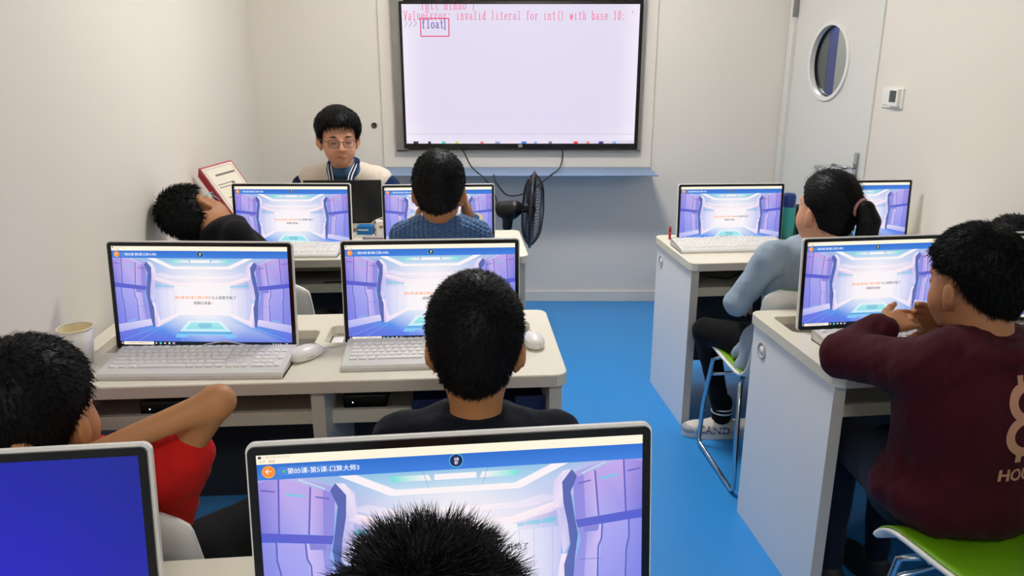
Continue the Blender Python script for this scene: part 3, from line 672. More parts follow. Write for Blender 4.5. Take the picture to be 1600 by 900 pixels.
def surface_nets(f, lo, h):
    s = f < 0; nx, ny, nz = f.shape
    cnt = np.zeros((nx - 1, ny - 1, nz - 1), np.int8)
    for dx in (0, 1):
        for dy in (0, 1):
            for dz in (0, 1): cnt += s[dx:nx - 1 + dx, dy:ny - 1 + dy, dz:nz - 1 + dz]
    I, J, K = np.nonzero((cnt > 0) & (cnt < 8)); n = len(I)
    idx = np.full(cnt.shape, -1, np.int32); idx[I, J, K] = np.arange(n)
    acc = np.zeros((n, 3)); w = np.zeros(n)
    for ax in range(3):
        o1, o2 = [a for a in range(3) if a != ax]
        for u in (0, 1):
            for v in (0, 1):
                off = np.zeros(3, int); off[o1] = u; off[o2] = v; e = off.copy(); e[ax] += 1
                a = f[I + off[0], J + off[1], K + off[2]]; b = f[I + e[0], J + e[1], K + e[2]]
                m = (a < 0) != (b < 0); t = np.where(m, a / np.where(m, a - b, 1), 0)
                p = np.zeros((n, 3)); p[:, o1] = u; p[:, o2] = v; p[:, ax] = t
                acc += p * m[:, None]; w += m
    V = np.array(lo) + (np.stack([I, J, K], 1) + acc / w[:, None]) * h
    Q = []
    for ax in range(3):
        a = s.take(range(f.shape[ax] - 1), ax); b = s.take(range(1, f.shape[ax]), ax); d = a != b
        E_ = np.argwhere(d); o1, o2 = [(1, 2), (2, 0), (0, 1)][ax]
        ok = (E_[:, o1] > 0) & (E_[:, o2] > 0) & (E_[:, o1] < f.shape[o1] - 1) & (E_[:, o2] < f.shape[o2] - 1); E_ = E_[ok]
        def cell(du, dv):
            c = E_.copy(); c[:, o1] -= du; c[:, o2] -= dv; return idx[c[:, 0], c[:, 1], c[:, 2]]
        q = np.stack([cell(1, 1), cell(0, 1), cell(0, 0), cell(1, 0)], 1)
        flip = ~a[E_[:, 0], E_[:, 1], E_[:, 2]]; q[flip] = q[flip][:, ::-1]; Q.append(q)
    Q = np.concatenate(Q); return V, Q[(Q >= 0).all(1)]
def sdf_mesh(prims, h, cut=None, subs=(), folds=0.0, fscale=1.0, seed=0, fn=None):
    lo = np.min([prim_bounds(p)[0] for p in prims], 0) - .02; hi = np.max([prim_bounds(p)[1] for p in prims], 0) + .02
    n = np.ceil((hi - lo) / h).astype(int) + 1
    ax = [lo[i] + h * np.arange(n[i]) for i in range(3)]
    f = np.full(n, 1.0)
    def local(p, k):
        a, b = prim_bounds(p); m = k + 3 * h
        sl = tuple(slice(max(0, int((a[i] - m - lo[i]) / h)), min(n[i], int((b[i] + m - lo[i]) / h) + 2)) for i in range(3))
        X = ax[0][sl[0]][:, None, None]; Y = ax[1][sl[1]][None, :, None]; Z = ax[2][sl[2]][None, None, :]
        return sl, prim_eval(p, X, Y, Z)
    for p in prims:
        k = p[-1]; sl, d = local(p, k); f[sl] = smin(f[sl], d, k)
    if folds:
        X = ax[0][:, None, None]; Y = ax[1][None, :, None]; Z = ax[2][None, None, :]; rg = np.random.default_rng(seed)
        g = 0
        for i in range(5):
            v = rg.normal(size=3); v[2] *= .7; v = v / np.linalg.norm(v) * (2 * math.pi / (rg.uniform(.05, .16) * fscale)); ph = rg.uniform(0, 6.28)
            warp = .6 * np.sin(X * 23 + i) + .6 * np.sin(Y * 19 + 2 * i) + .5 * np.sin(Z * 21 + i * 3)
            g = g + np.sin(X * v[0] + Y * v[1] + Z * v[2] + ph + warp) ** 3
        f = f + folds * .3 * g
    for p in subs:
        k = p[-1]; sl, d = local(p, k); f[sl] = -smin(-f[sl], d, k)
    if cut is not None or fn is not None:
        X = ax[0][:, None, None]; Y = ax[1][None, :, None]; Z = ax[2][None, None, :]
        if fn is not None: f = fn(f, X, Y, Z)
        if cut is not None: f = np.maximum(f, cut(X, Y, Z) + 0 * f)
    f[0] = f[-1] = 1; f[:, 0] = f[:, -1] = 1; f[:, :, 0] = f[:, :, -1] = 1
    return surface_nets(f, lo, h)
mouse('white computer mouse beside the long keyboard', -.578, 2.012, -32)
mouse('white computer mouse between the boy in navy and the desk end', .062, 2.115, 12)

# ------------------------------------------------------------------ people
def frame(fwd, up):
    f = np.array(fwd, float); f /= np.linalg.norm(f); u = np.array(up, float); u -= f * (u @ f); u /= np.linalg.norm(u)
    return np.stack([np.cross(f, u), f, u], 1)          # columns: right, forward, up
V3 = lambda *a: np.array(a, float)
def head_prims(c, M, s):
    L = lambda p: c + M @ (np.array(p) * s)
    E_ = lambda p, r, k=.012: ('el', L(p), tuple(np.array(r) * s), M, k)
    RC = lambda a, b, ra, rb, k=.01: ('rc', L(a), L(b), ra * s, rb * s, k)
    P = [E_((0, -.012, .035), (.074, .092, .085)), E_((0, -.03, -.03), (.056, .058, .07), .03), E_((0, .02, -.03), (.064, .068, .083), .03), E_((0, .045, -.088), (.036, .036, .028), .03),
         E_((.03, .045, -.045), (.032, .036, .04), .02), E_((-.03, .045, -.045), (.032, .036, .04), .02), E_((0, .07, .022), (.05, .018, .014), .015),
         RC((0, .085, .005), (0, .098, -.03), .008, .0125, .012), E_((.013, .087, -.034), (.009, .01, .008), .008), E_((-.013, .087, -.034), (.009, .01, .008), .008),
         E_((0, .080, -.060), (.024, .010, .006), .006), E_((0, .079, -.069), (.021, .010, .007), .006)]
    for sx in (-1, 1):
        P += [E_((sx * .076, -.008, -.022), (.010, .018, .028), .006), E_((sx * .087, -.014, -.016), (.007, .015, .028), .005), E_((sx * .075, -.002, -.045), (.008, .010, .012), .006), E_((sx * .030, .074, -.002), (.016, .010, .010), .006)]
    return P
HAIRLINE = dict(boy=[(0, .075), (40, .07), (60, .045), (78, .02), (92, .012), (104, .0), (118, -.055), (180, -.078)],
                short=[(0, .075), (40, .07), (60, .045), (78, .03), (92, .03), (104, .02), (118, -.02), (150, -.05), (180, -.06)],
                fringe=[(0, .064), (25, .06), (45, .05), (60, .02), (72, -.01), (92, .008), (104, -.01), (118, -.06), (180, -.075)],
                girl=[(0, .085), (40, .078), (60, .05), (75, .015), (88, .012), (100, .0), (115, -.05), (180, -.07)])
def hair_mesh(c, M, s, parent, style='boy', t=.014, strands=2600, slen=(.012, .024), lift=.35, swidth=.0011, whorl=(0, -.05, .12), extra=(), seed=1, clump=0, gravity=.0, jit=.09):
    ph, pz = zip(*HAIRLINE[style])
    prims = [('el', (0, -.012, .036), (.074 + t, .092 + t, .086 + t * 1.1), None, .01), ('el', (0, -.034, -.03), (.054 + t * .5, .060 + t * .8, .072), None, .03)]
    prims += list(extra)
    def fn(f, X, Y, Z):
        az = np.degrees(np.abs(np.arctan2(X, Y + .01)))
        zl = np.interp(az, ph, pz) + .004 * np.sin(X * 420) * (az < 75)
        return np.maximum(f, np.minimum((zl - Z) * .8, .05))
    V, Q = sdf_mesh(prims, .004, fn=fn)
    rg = np.random.default_rng(seed)
    V = V + rg.normal(0, .0006, V.shape)
    W = lambda P: c + (P * s) @ M.T
    o = np_obj('hair', W(V), Q, M_HAIR, parent)
    if strands:
        me = o.data; nn = np.empty(len(me.vertices) * 3, np.float32); me.vertices.foreach_get('normal', nn); N = nn.reshape(-1, 3) @ M     # to head axes
        co = V[:len(N)]
        out = np.nonzero((N * (co - np.array([0, -.015, .0]))).sum(1) > .3 * np.linalg.norm(co, axis=1))[0]
        pick = rg.choice(out, strands); P0 = co[pick] + rg.normal(0, .0015, (strands, 3)); Nn = N[pick]
        fl = P0 - np.array(whorl); fl -= Nn * (fl * Nn).sum(1)[:, None]; fl /= np.linalg.norm(fl, axis=1)[:, None] + 1e-6
        d = fl * (1 - lift) + Nn * lift + rg.normal(0, jit, (strands, 3)); d[:, 2] -= gravity
        if clump:
            cid = rg.integers(0, clump, strands); ctr = rg.normal(0, .28, (clump, 3)); d += ctr[(np.round(P0 * 55).astype(int) @ np.array([7, 13, 29])) % clump]
        d /= np.linalg.norm(d, axis=1)[:, None]
        Ls = rg.uniform(*slen, strands)[:, None]; bend = fl * .35 + rg.normal(0, .1, (strands, 3))
        P1 = P0 + d * Ls * .55; P2 = P1 + (d + bend) / np.linalg.norm(d + bend, axis=1)[:, None] * Ls * .5
        a = np.cross(d, rg.normal(size=(strands, 3))); a /= np.linalg.norm(a, axis=1)[:, None]; b = np.cross(d, a)
        ring = lambda P, w: [P + (a * math.cos(k) + b * math.sin(k)) * w for k in (0, 2.094, 4.189)]
        VV = np.stack(ring(P0 - Nn * .004, swidth) + ring(P1, swidth * .75) + [P2], 1)        # n,7,3
        base = (np.arange(strands) * 7)[:, None, None]
        T = np.array([(0, 1, 4), (0, 4, 3), (1, 2, 5), (1, 5, 4), (2, 0, 3), (2, 3, 5), (3, 4, 6), (4, 5, 6), (5, 3, 6)])[None]
        st = np_obj('hair_strand_mass', W(VV.reshape(-1, 3)), (base + T).reshape(-1, 3), M_HAIR, o); st['kind'] = 'stuff'
    return o
def hand_prims(w, d, pn, side, curl=.5, spread=.12, s=1.0):
    """w wrist, d direction of the hand, pn palm normal; side=+1 thumb on cross(d,pn)"""
    w = np.array(w, float); d = np.array(d, float); d /= np.linalg.norm(d); pn = np.array(pn, float); pn -= d * (pn @ d); pn /= np.linalg.norm(pn); x = np.cross(d, pn) * side
    P = [('rc', w - d * .01, w + d * .02 * s, .021 * s, .02 * s, .012)]
    for k in range(4):
        off = x * (.027 - .0175 * k) * s; P.append(('rc', w + d * .01 * s + off * .6, w + d * .066 * s + off, .0125 * s, .0105 * s, .009))
    for k, L in enumerate((.058, .066, .062, .048)):
        L *= s; off = x * (.027 - .0175 * k) * s; q = w + d * .068 * s + off; dd = d + x * (.5 - k / 3) * spread; dd /= np.linalg.norm(dd); a = 0
        for j, fr_ in enumerate((.44, .31, .25)):
            a += curl * (.75 if j == 0 else 1.0); v = dd * math.cos(a) + pn * math.sin(a); q2 = q + v * L * fr_
            P.append(('rc', q, q2, (.0088 - .0008 * j) * s, (.0082 - .0009 * j) * s, .0022)); q = q2
    q = w + d * .018 * s + x * .02 * s
    for j, (L, a) in enumerate(((.036, .75), (.028, .55), (.022, .4))):
        v = d * math.cos(a) + x * math.sin(a) + pn * .35 * curl; v /= np.linalg.norm(v); q2 = q + v * L * s
        P.append(('rc', q, q2, (.0125 - .0018 * j) * s, (.0108 - .0018 * j) * s, .006)); q = q2
    return P
def person(label, J, skin_m, top, trousers_m, voxel=.007, head_s=1.0, hair=None, hands=True, shoes_m=None, group=None, sleeve=1.0, fold=.004, seed=0, bulk=1.0, collar=True, build_top=True, neck_r=.047):
    """J: joints in world space (numpy): head, hf, hu, neck, chest, pel, shL..ankR; top = (material, part name)"""
    t = empty('person', (float(J['pel'][0]), float(J['pel'][1]), 0)); tag(t, label, 'person', group)
    off = np.array([t.location.x, t.location.y, 0]); J = {k: (np.array(v, float) - off if k not in ('hf', 'hu', 'hdirL', 'hdirR', 'pnL', 'pnR', 'toe') else np.array(v, float)) for k, v in J.items()}
    M = frame(J['hf'], J['hu']); c = J['head']; s = head_s; b = bulk
    up = J['neck'] - J['pel']; Tm = frame(np.cross(up, J['shR'] - J['shL']), up)
    hb = c + M @ (V3(0, -.03, -.055) * s)
    def torso(o, k=.05, yoke=True):
        nk, ch, pl = J['neck'], J['chest'], J['pel']
        P = [('el', ch, (.142 * b + o, .098 * b + o, .16 + o), Tm, k), ('el', (ch + pl) / 2 - up * .02, (.128 * b + o, .10 * b + o, .14 + o), Tm, k), ('el', pl, (.155 * b + o, .12 * b + o, .11 + o), Tm, k)]
        if yoke: P.append(('el', nk - up / np.linalg.norm(up) * .017, ((.07 + .03 * b) * (neck_r / .047) + o, (.06 + .03 * b) * (neck_r / .047) + o, .042 + o * .5), Tm, k))
        for S in 'LR':
            sh = J['sh' + S]; P.append(('rc', nk * .55 + ch * .15 + sh * .3, sh, .05 * b + o, .05 * b + o, k * .8))
        return P
    def arm(S, o, f=1.0, k=.02):
        sh, el, wr_ = J['sh' + S], J['el' + S], J['wr' + S]
        P = [('rc', sh, sh + (el - sh) * min(1, f * 2 if f < .5 else 1), .047 * b + o, (.047 + (.038 - .047) * min(1, f * 2)) * b + o, k)]
        if f > .5: P.append(('rc', el, el + (wr_ - el) * (f - .5) * 2, .038 * b + o, .028 * b + o, k))
        return P
    def leg(S, o, k=.02):
        return [('rc', J['pel'] + (J['hip' + S] - J['pel']) * .9, J['hip' + S], .08 + o, .078 * b + o, .04), ('rc', J['hip' + S], J['kn' + S], .076 * b + o, .053 + o, .03), ('rc', J['kn' + S], J['an' + S], .052 + o, .034 + o, k)]
    body = head_prims(c, M, s) + [('rc', hb, J['neck'] + (J['chest'] - J['neck']) * .1, neck_r * s, neck_r * 1.08 * s, .03)] + torso(-.03, .04, False)
    for S in 'LR':
        body += arm(S, -.012) + leg(S, -.016)
        if hands:
            d = J.get('hdir' + S, J['wr' + S] - J['el' + S]); pn = J.get('pn' + S, V3(0, 0, -1) if abs(d[2]) < .1 else V3(-d[1] * .1, .3, -1))
            body += hand_prims(J['wr' + S], d, pn, 1 if S == 'L' else -1, curl=J.get('curl', np.array(.45)).item() if False else .5)
    V, Q = sdf_mesh(body, voxel); np_obj('body', V, Q, skin_m, t)
    if build_top:
        prims = torso(.0)
        for S in 'LR': prims += arm(S, .004, sleeve)
        cutz = None
        V, Q = sdf_mesh(prims, voxel, folds=fold, seed=seed); g = np_obj(top[1], V, Q, top[0], t)
        if collar:
            n0 = J['neck'] + (hb - J['neck']) * .06; a = hb - J['neck']; a /= np.linalg.norm(a); Cf = frame(Tm[:, 1], a)
            tube('collar', [tuple(n0 + Cf @ V3(math.cos(x) * (neck_r * 1.08 * s + .003), math.sin(x) * (neck_r * 1.08 * s + .003), -.012 * math.sin(x))) for x in np.linspace(0, 2 * math.pi, 25)[:-1]], .0085, top[0], g, 8, True)
    V, Q = sdf_mesh([('el', J['pel'] - up / np.linalg.norm(up) * .02, (.136 * b, .100 * b, .095), Tm, .05)] + leg('L', .0) + leg('R', .0), .01, folds=.003, seed=seed + 5); np_obj('trousers', V, Q, trousers_m, t)
    if shoes_m:
        for S in 'LR': shoe(J['an' + S], J['toe'], shoes_m, t)
    if hair: hair_mesh(c, M, s, t, **hair)
    return t, J, M, Tm, off
def shoe(ank, toe, m, parent, L=.2):
    d = np.array(toe, float); d[2] = 0; d /= np.linalg.norm(d); F_ = frame(d, (0, 0, 1)); a = np.array([ank[0], ank[1], 0])
    P = [('rc', a - d * .035 + V3(0, 0, .045), a + d * .03 + V3(0, 0, .045), .034, .036, .02), ('el', a + d * .085 + V3(0, 0, .036), (.04, .075, .033), F_, .03), ('rc', a + V3(0, 0, .05), a + V3(0, 0, .085), .036, .033, .02)]
    V, Q = sdf_mesh(P, .006, cut=lambda X, Y, Z: .018 - Z); o = np_obj('shoe', V, Q, m, parent)
    n = 28; pts = []
    for k in range(n):
        an = 2 * math.pi * k / n; u, v = math.cos(an), math.sin(an); pts.append(tuple((a + F_ @ V3(u * (.040 if v > 0 else .036), .045 + v * .118, 0))[:2]))
    bm_obj('sole', plate_bm(pts, [], .0, .022), m if m.name == 'dark_shoe' else mat('sole_white', (232, 228, 220), .5), o)
    return o
def seated(pel, yaw, lean=0.0, sh_h=.40, sh_w=.15, head=None, thigh=.38, shin=.40, spread=.10, arms='desk'):
    """a default sitting pose facing yaw (0 = +Y)"""
    f = V3(-math.sin(R(yaw)), math.cos(R(yaw)), 0); r = V3(f[1], -f[0], 0); u = V3(0, 0, 1); pel = np.array(pel, float)
    J = dict(pel=pel, chest=pel + u * sh_h * .62 + f * lean * .6, neck=pel + u * (sh_h + .045) + f * lean, hf=f, hu=u)
    J['head'] = np.array(head, float) if head is not None else J['neck'] + u * .15 + f * .02
    for S, sg in (('L', -1), ('R', 1)):
        J['sh' + S] = pel + u * sh_h + f * lean * .95 + r * sg * sh_w
        J['hip' + S] = pel + r * sg * .075 + f * .06 - u * .01
        kz = .46
        J['kn' + S] = V3(*(pel + r * sg * spread + f * thigh)[:2], kz); J['an' + S] = V3(*(pel + r * sg * spread + f * (thigh - .02))[:2], .08)
        if arms == 'desk':
            J['el' + S] = J['sh' + S] + r * sg * .05 + f * .12 - u * .19; J['wr' + S] = J['el' + S] + f * .2 - r * sg * .06 + u * .02
        else:
            J['el' + S] = J['sh' + S] + r * sg * .05 + f * .03 - u * .23; J['wr' + S] = J['el' + S] + f * .19 - r * sg * .07 - u * .04
    J['toe'] = f
    return J
def cloth(name, c, **k): return mat(name, c, .85, spec=.2, var=.08, vscale=20, bump=.25, bscale=260, sheen=.03, **k)
M_JEANS = cloth('dark_jeans', (16, 24, 40)); M_BLACKCLOTH = cloth('black_cloth', (8, 8, 10)); M_DSHOE = mat('dark_shoe', (30, 30, 34), .6)
# --- teacher
J = seated((-.868, 4.17, .52), 180, .10, .45, .175, (-.862, 3.868, 1.186), arms='lap')
J.update(hf=(.34, -1, -.15), hu=(.03, -.1, 1), neck=(-.866, 3.97, 1.035), chest=(-.868, 4.07, .82))
for S, sg in (('L', 1), ('R', -1)): J['sh' + S] = V3(-.868 + sg * .185, 4.0, .958); J['el' + S] = V3(-.868 + sg * .275, 3.99, .80); J['wr' + S] = V3(-.868 + sg * .11, 3.86, .835)
M_TEE = cloth('teal_tee', (62, 98, 132)); M_CREAM = cloth('cream_jacket', (226, 214, 196)); M_NAVY = cloth('navy_sleeve', (18, 40, 78))
t, J, M, Tm, off = person('man with glasses in cream varsity jacket with navy sleeves, sitting behind the black laptop', J, SKIN_A, (M_TEE, 'tee_shirt'), M_JEANS, .006, 1.17, None, True, M_DSHOE, sleeve=.3, fold=.002, seed=3, bulk=.98, neck_r=.046, collar=False)
hair_mesh(J['head'], M, 1.17, t, 'fringe', t=.0105, strands=5200, slen=(.012, .028), lift=.10, swidth=.0010, whorl=(.01, -.04, .16), seed=11, gravity=.3,
          extra=[('el', (0, .045, .072), (.06, .052, .045), None, .03), ('el', (.05, .0, .05), (.04, .06, .05), None, .03), ('el', (-.05, .0, .05), (.04, .06, .05), None, .03)])
b = 1.0; nk, ch, pl = J['neck'], J['chest'], J['pel']; o_ = .014
jk = [('el', ch, (.148 + o_, .105 + o_, .16 + o_), Tm, .05), ('el', (ch + pl) / 2, (.135 + o_, .108 + o_, .14 + o_), Tm, .05), ('el', pl + V3(0, 0, .03), (.155 + o_, .12 + o_, .09), Tm, .05)]
for S in 'LR': jk.append(('rc', nk * .6 + ch * .1 + J['sh' + S] * .3 - V3(0, 0, .002), J['sh' + S] - V3((1 if S == 'L' else -1) * .008, 0, .004), .050 + o_, .054 + o_, .04))
fwd = Tm[:, 1]
sb = [('rc', nk + fwd * .10 + V3(0, 0, .02), ch + fwd * .13 - V3(0, 0, .12), .05, .05, .012), ('rc', nk + V3(0, 0, -.01), nk + V3(0, 0, .2), .068, .09, .015), ('rc', nk + fwd * .03 - V3(0, 0, .03), nk + fwd * .12 - V3(0, 0, .05), .052, .05, .015)]
V, Q = sdf_mesh(jk, .006, subs=sb, folds=.004, seed=4); jkt = np_obj('jacket', V, Q, M_CREAM, t)
for S in 'LR':
    sh, el, wr_ = J['sh' + S], J['el' + S], J['wr' + S]; sg = 1 if S == 'L' else -1
    V, Q = sdf_mesh([('rc', sh + V3(sg * .036, 0, -.040), el, .062, .054, .02), ('rc', el, wr_ - (wr_ - el) * .1, .052, .036, .02)], .006, folds=.004, seed=6); np_obj('jacket_sleeve', V, Q, M_NAVY, jkt)
    for r_, m_, oo in ((.017, M_NAVY, 0), (.0035, mat('rib_white', (232, 230, 224), .8), .010), (.0035, mat('rib_white', (232, 230, 224), .8), -.006)):
        pts = [nk + V3(sg * x, y, z) for x, y, z in ((.0, .066, .02), (.05, .05, .018), (.068 - oo * .5, .005, .008), (.062 - oo, -.045, -.02), (.05 - oo, -.075, -.055), (.046 - oo, -.095, -.10), (.046 - oo, -.108, -.16))]
        if oo: pts = [p + V3(0, -.0135, .006) for p in pts]
        tube('ribbed_collar', [tuple(p) for p in pts], r_, m_, jkt, 8, False, 5)
L = lambda p: tuple(J['head'] + M @ (np.array(p) * 1.17))
for sx in (-1, 1):
    tube('eyebrow', [L((sx * .014, .086, .018)), L((sx * .028, .086, .0215)), L((sx * .044, .078, .018))], [.0022, .0030, .0014], M_HAIR, t, 6)
    tube('eyelid_line', [L((sx * .018, .0832, -.004)), L((sx * .03, .0842, -.0046)), L((sx * .043, .078, -.003))], .0014, M_HAIR, t, 6)
tube('lips', [L((-.021, .0885, -.0645)), L((-.008, .0925, -.0635)), L((0, .0925, -.065)), L((.008, .0925, -.0635)), L((.021, .0885, -.0645))], [.002, .0042, .0042, .0042, .002], mat('lip', (168, 92, 84), .5), t, 8)
def spectacles(label, L, m, parent_label, r=.0011, th=None, s=1.0, lens=True):
    g = empty('glasses'); tag(g, label, 'glasses')
    for sx in (-1, 1):
        pts = [L((sx * (.031 + .022 * math.copysign(abs(math.cos(a)) ** .55, math.cos(a))), .100 - .012 * abs(math.cos(a)) * (1 if math.cos(a) > 0 else 0), -.006 + .0165 * math.copysign(abs(math.sin(a)) ** .55, math.sin(a)))) for a in np.linspace(0, 2 * math.pi, 25)[:-1]]
        rim = tube('rim', pts, r, m, g, 6, True)
        mesh_obj('lens', pts, [tuple(range(len(pts)))], M_LENS, rim)
        tube('temple', [L((sx * .053, .087, .002)), L((sx * .076, .075, .003)), L((sx * .083, .0, .004)), L((sx * .086, -.02, -.01))], r * (1 if th is None else th), m, g, 6)
    tube('bridge', [L((-.009, .1, .0)), L((0, .103, .003)), L((.009, .1, .0))], r, m, g, 6)
    return g
offs = off.copy(); LW = lambda p: tuple(J['head'] + offs + M @ (np.array(p) * 1.17))
spectacles('thin brown metal glasses worn by the man in the varsity jacket', LW, mat('thin_brown_metal', (108, 78, 66), .35, .6), None, .0015)

# --- child slumped against the wall
crown = V3(-.88, .02, .42); face = V3(.32, .92, .22)
J = seated((-.90, 2.80, .52), -30, 0, .36, .14, (-1.21, 2.905, .980), arms='lap')
J.update(hf=face, hu=crown, neck=(-1.11, 2.865, .950), chest=(-1.0, 2.85, .80), shL=(-1.10, 2.97, .87), shR=(-1.01, 2.765, .935), elL=(-1.05, 3.02, .68), wrL=(-.95, 3.0, .62), elR=(-.90, 2.73, .72), wrR=(-.98, 2.92, .62))
t, J, M, Tm, off = person('child in a black jacket and glasses slumped with head against the wall', J, SKIN_B, (cloth('black_jacket', (8, 9, 12)), 'jacket'), M_BLACKCLOTH, .007, 1.03, dict(style='boy', t=.016, strands=2800, slen=(.014, .026), lift=.4, seed=21), True, M_DSHOE, seed=8, fold=.003, collar=False)
LW2 = (lambda J, M, off: (lambda p: tuple(J['head'] + off + M @ np.array(p))))(J, M, off)
spectacles('glasses with pale blue temples on the child slumped against the wall', LW2, mat('pale_blue_plastic', (120, 178, 186), .35), None, .0022)

# --- child in blue cable-knit sweater
J = seated((-.235, 2.52, .54), -3, .03, .39, .14, (-.237, 2.485, 1.145), arms='desk')
J.update(neck=(-.237, 2.50, 1.045), chest=(-.236, 2.51, .86), shL=(-.355, 2.52, .985), shR=(-.12, 2.52, .985), elL=(-.385, 2.72, .86), elR=(-.075, 2.71, .87), wrL=(-.315, 2.60, 1.03), wrR=(-.152, 2.60, 1.04),
         hdirL=(.25, -.15, 1), hdirR=(-.2, -.15, 1), pnL=(1, 0, 0), pnR=(-1, 0, 0), hf=(0, 1, -.12), hu=(0, .1, 1))
def knit():
    m = mat('blue_cable_knit', (62, 102, 150), .9, spec=.15, sheen=.2); nt = m.node_tree; b = nt.nodes['Principled BSDF']
    tc = nt.nodes.new('ShaderNodeTexCoord'); ws = []
    for rot, sc, w in ((0, 62, 1.0), (62, 95, .5), (-62, 95, .5)):
        mp = nt.nodes.new('ShaderNodeMapping'); mp.inputs['Rotation'].default_value = (0, R(rot), 0); wv = nt.nodes.new('ShaderNodeTexWave'); wv.inputs['Scale'].default_value = sc / 6.28 * 2; wv.inputs['Distortion'].default_value = .6
        nt.links.new(tc.outputs['Object'], mp.inputs[0]); nt.links.new(mp.outputs[0], wv.inputs[0]); mu = nt.nodes.new('ShaderNodeMath'); mu.operation = 'MULTIPLY'; mu.inputs[1].default_value = w; nt.links.new(wv.outputs['Fac'], mu.inputs[0]); ws.append(mu)
    a = nt.nodes.new('ShaderNodeMath'); nt.links.new(ws[0].outputs[0], a.inputs[0]); nt.links.new(ws[1].outputs[0], a.inputs[1]); a2 = nt.nodes.new('ShaderNodeMath'); nt.links.new(a.outputs[0], a2.inputs[0]); nt.links.new(ws[2].outputs[0], a2.inputs[1])
    bp = nt.nodes.new('ShaderNodeBump'); bp.inputs['Strength'].default_value = .9; bp.inputs['Distance'].default_value = .008; nt.links.new(a2.outputs[0], bp.inputs['Height']); nt.links.new(bp.outputs[0], b.inputs['Normal'])
    return m
M_KNIT = knit()
t, J, M, Tm, off = person('child in a blue cable-knit sweater with hands at the cheeks, back turned', J, SKIN_B, (M_KNIT, 'sweater'), M_JEANS, .006, .95, dict(style='boy', t=.015, strands=5000, slen=(.008, .016), lift=.15, swidth=.0009, seed=22), True, M_DSHOE, seed=9, fold=.0025, sleeve=.93)
for S in 'LR':
    w = J['wr' + S]; d = w - J['el' + S]; d /= np.linalg.norm(d); q = w - d * .035; Cf = frame(d, (1, 0, 0.1))
    tube('cuff', [tuple(q + Cf @ V3(math.cos(x) * .034, 0, math.sin(x) * .034)) for x in np.linspace(0, 6.2832, 19)[:-1]], .009, cloth('cream_cuff', (205, 192, 150)), t, 8, True)
n0 = J['neck']; tube('sweater_neckband', [tuple(n0 + V3(math.cos(x) * .066, math.sin(x) * .062 , .0 + .012 * math.sin(x) * -1)) for x in np.linspace(0, 6.2832, 25)[:-1]], .014, M_KNIT, t, 8, True)
tube('shirt_collar', [tuple(n0 + V3(math.cos(x) * .057, math.sin(x) * .054, .018)) for x in np.linspace(0, 6.2832, 25)[:-1]], .008, cloth('white_shirt', (228, 226, 222)), t, 8, True)

# --- child in red with an arm behind the head
J = seated((-.85, 1.34, .52), -8, -.02, .34, .15, (-.812, 1.197, .966), arms='lap')
J.update(neck=(-.815, 1.24, .855), chest=(-.845, 1.30, .69), shL=(-.95, 1.25, .785), shR=(-.665, 1.265, .785), elR=(-.51, 1.222, .983), wrR=(-.735, 1.105, .918), hdirR=(-1, -.25, .05), pnR=(0, 1, .2),
         knR=(-.56, 1.74, .47), anR=(-.56, 1.72, .08), hipR=(-.70, 1.42, .51), elL=(-1.08, 1.26, .98), wrL=(-.90, 1.12, .96), hdirL=(1, -.2, 0), pnL=(0, 1, .2), hf=(.1, 1, .03), hu=(-.03, -.03, 1))
M_RED = cloth('red_shirt', (205, 30, 26))
t, J, M, Tm, off = person('child in a red short-sleeved top with one bare arm bent behind the head', J, SKIN_C, (M_RED, 'red_top'), M_BLACKCLOTH, .006, 1.06, dict(style='boy', t=.016, strands=9000, slen=(.008, .02), lift=.10, swidth=.0007, seed=23), True, M_DSHOE, seed=10, fold=.006, sleeve=.001, collar=False)
for S in 'LR':
    sh, el = J['sh' + S], J['el' + S]; V, Q = sdf_mesh([('rc', sh - (el - sh) * .05 - V3(0, 0, .02), sh + (el - sh) * .42, .064, .058, .02), ('rc', sh - V3(0, 0, .06), sh + (el - sh) * .3 - V3(0, 0, .02), .06, .055, .02)], .005, folds=.009, seed=14); np_obj('sleeve', V, Q, M_RED, t)

# --- boy in navy at the middle desk
J = seated((-.066, 1.30, .50), 0, .02, .36, .145, (-.066, 1.305, 1.058), arms='desk')
J.update(neck=(-.066, 1.30, .915), hf=(0, 1, -.1), hu=(0, .08, 1))
t, J, M, Tm, off = person('boy in a navy sweater seen from behind, facing a monitor', J, SKIN_C, (cloth('navy_sweater', (13, 17, 29)), 'sweater'), M_JEANS, .007, 0.97, dict(style='boy', t=.0155, strands=13000, slen=(.008, .017), lift=.16, swidth=.0006, seed=24, whorl=(.03, -.075, .09)), True, M_DSHOE, seed=11)

# --- spiky head nearest the big monitor
J = seated((-.06, .28, .50), 0, .17, .36, .145, (-.078, .592, .993), arms='desk')
J.update(neck=(-.07, .52, .86), chest=(-.065, .40, .70), hf=(0, 1, -.15), hu=(0, .1, 1))
person('child with spiky black hair in front of the large lesson monitor', J, SKIN_C, (cloth('grey_sweater', (70, 74, 82)), 'sweater'), M_JEANS, .008, 1.0, dict(style='boy', t=.014, strands=16000, slen=(.016, .038), lift=.55, swidth=.0006, seed=25, clump=60, jit=.12), False, M_DSHOE, seed=12)

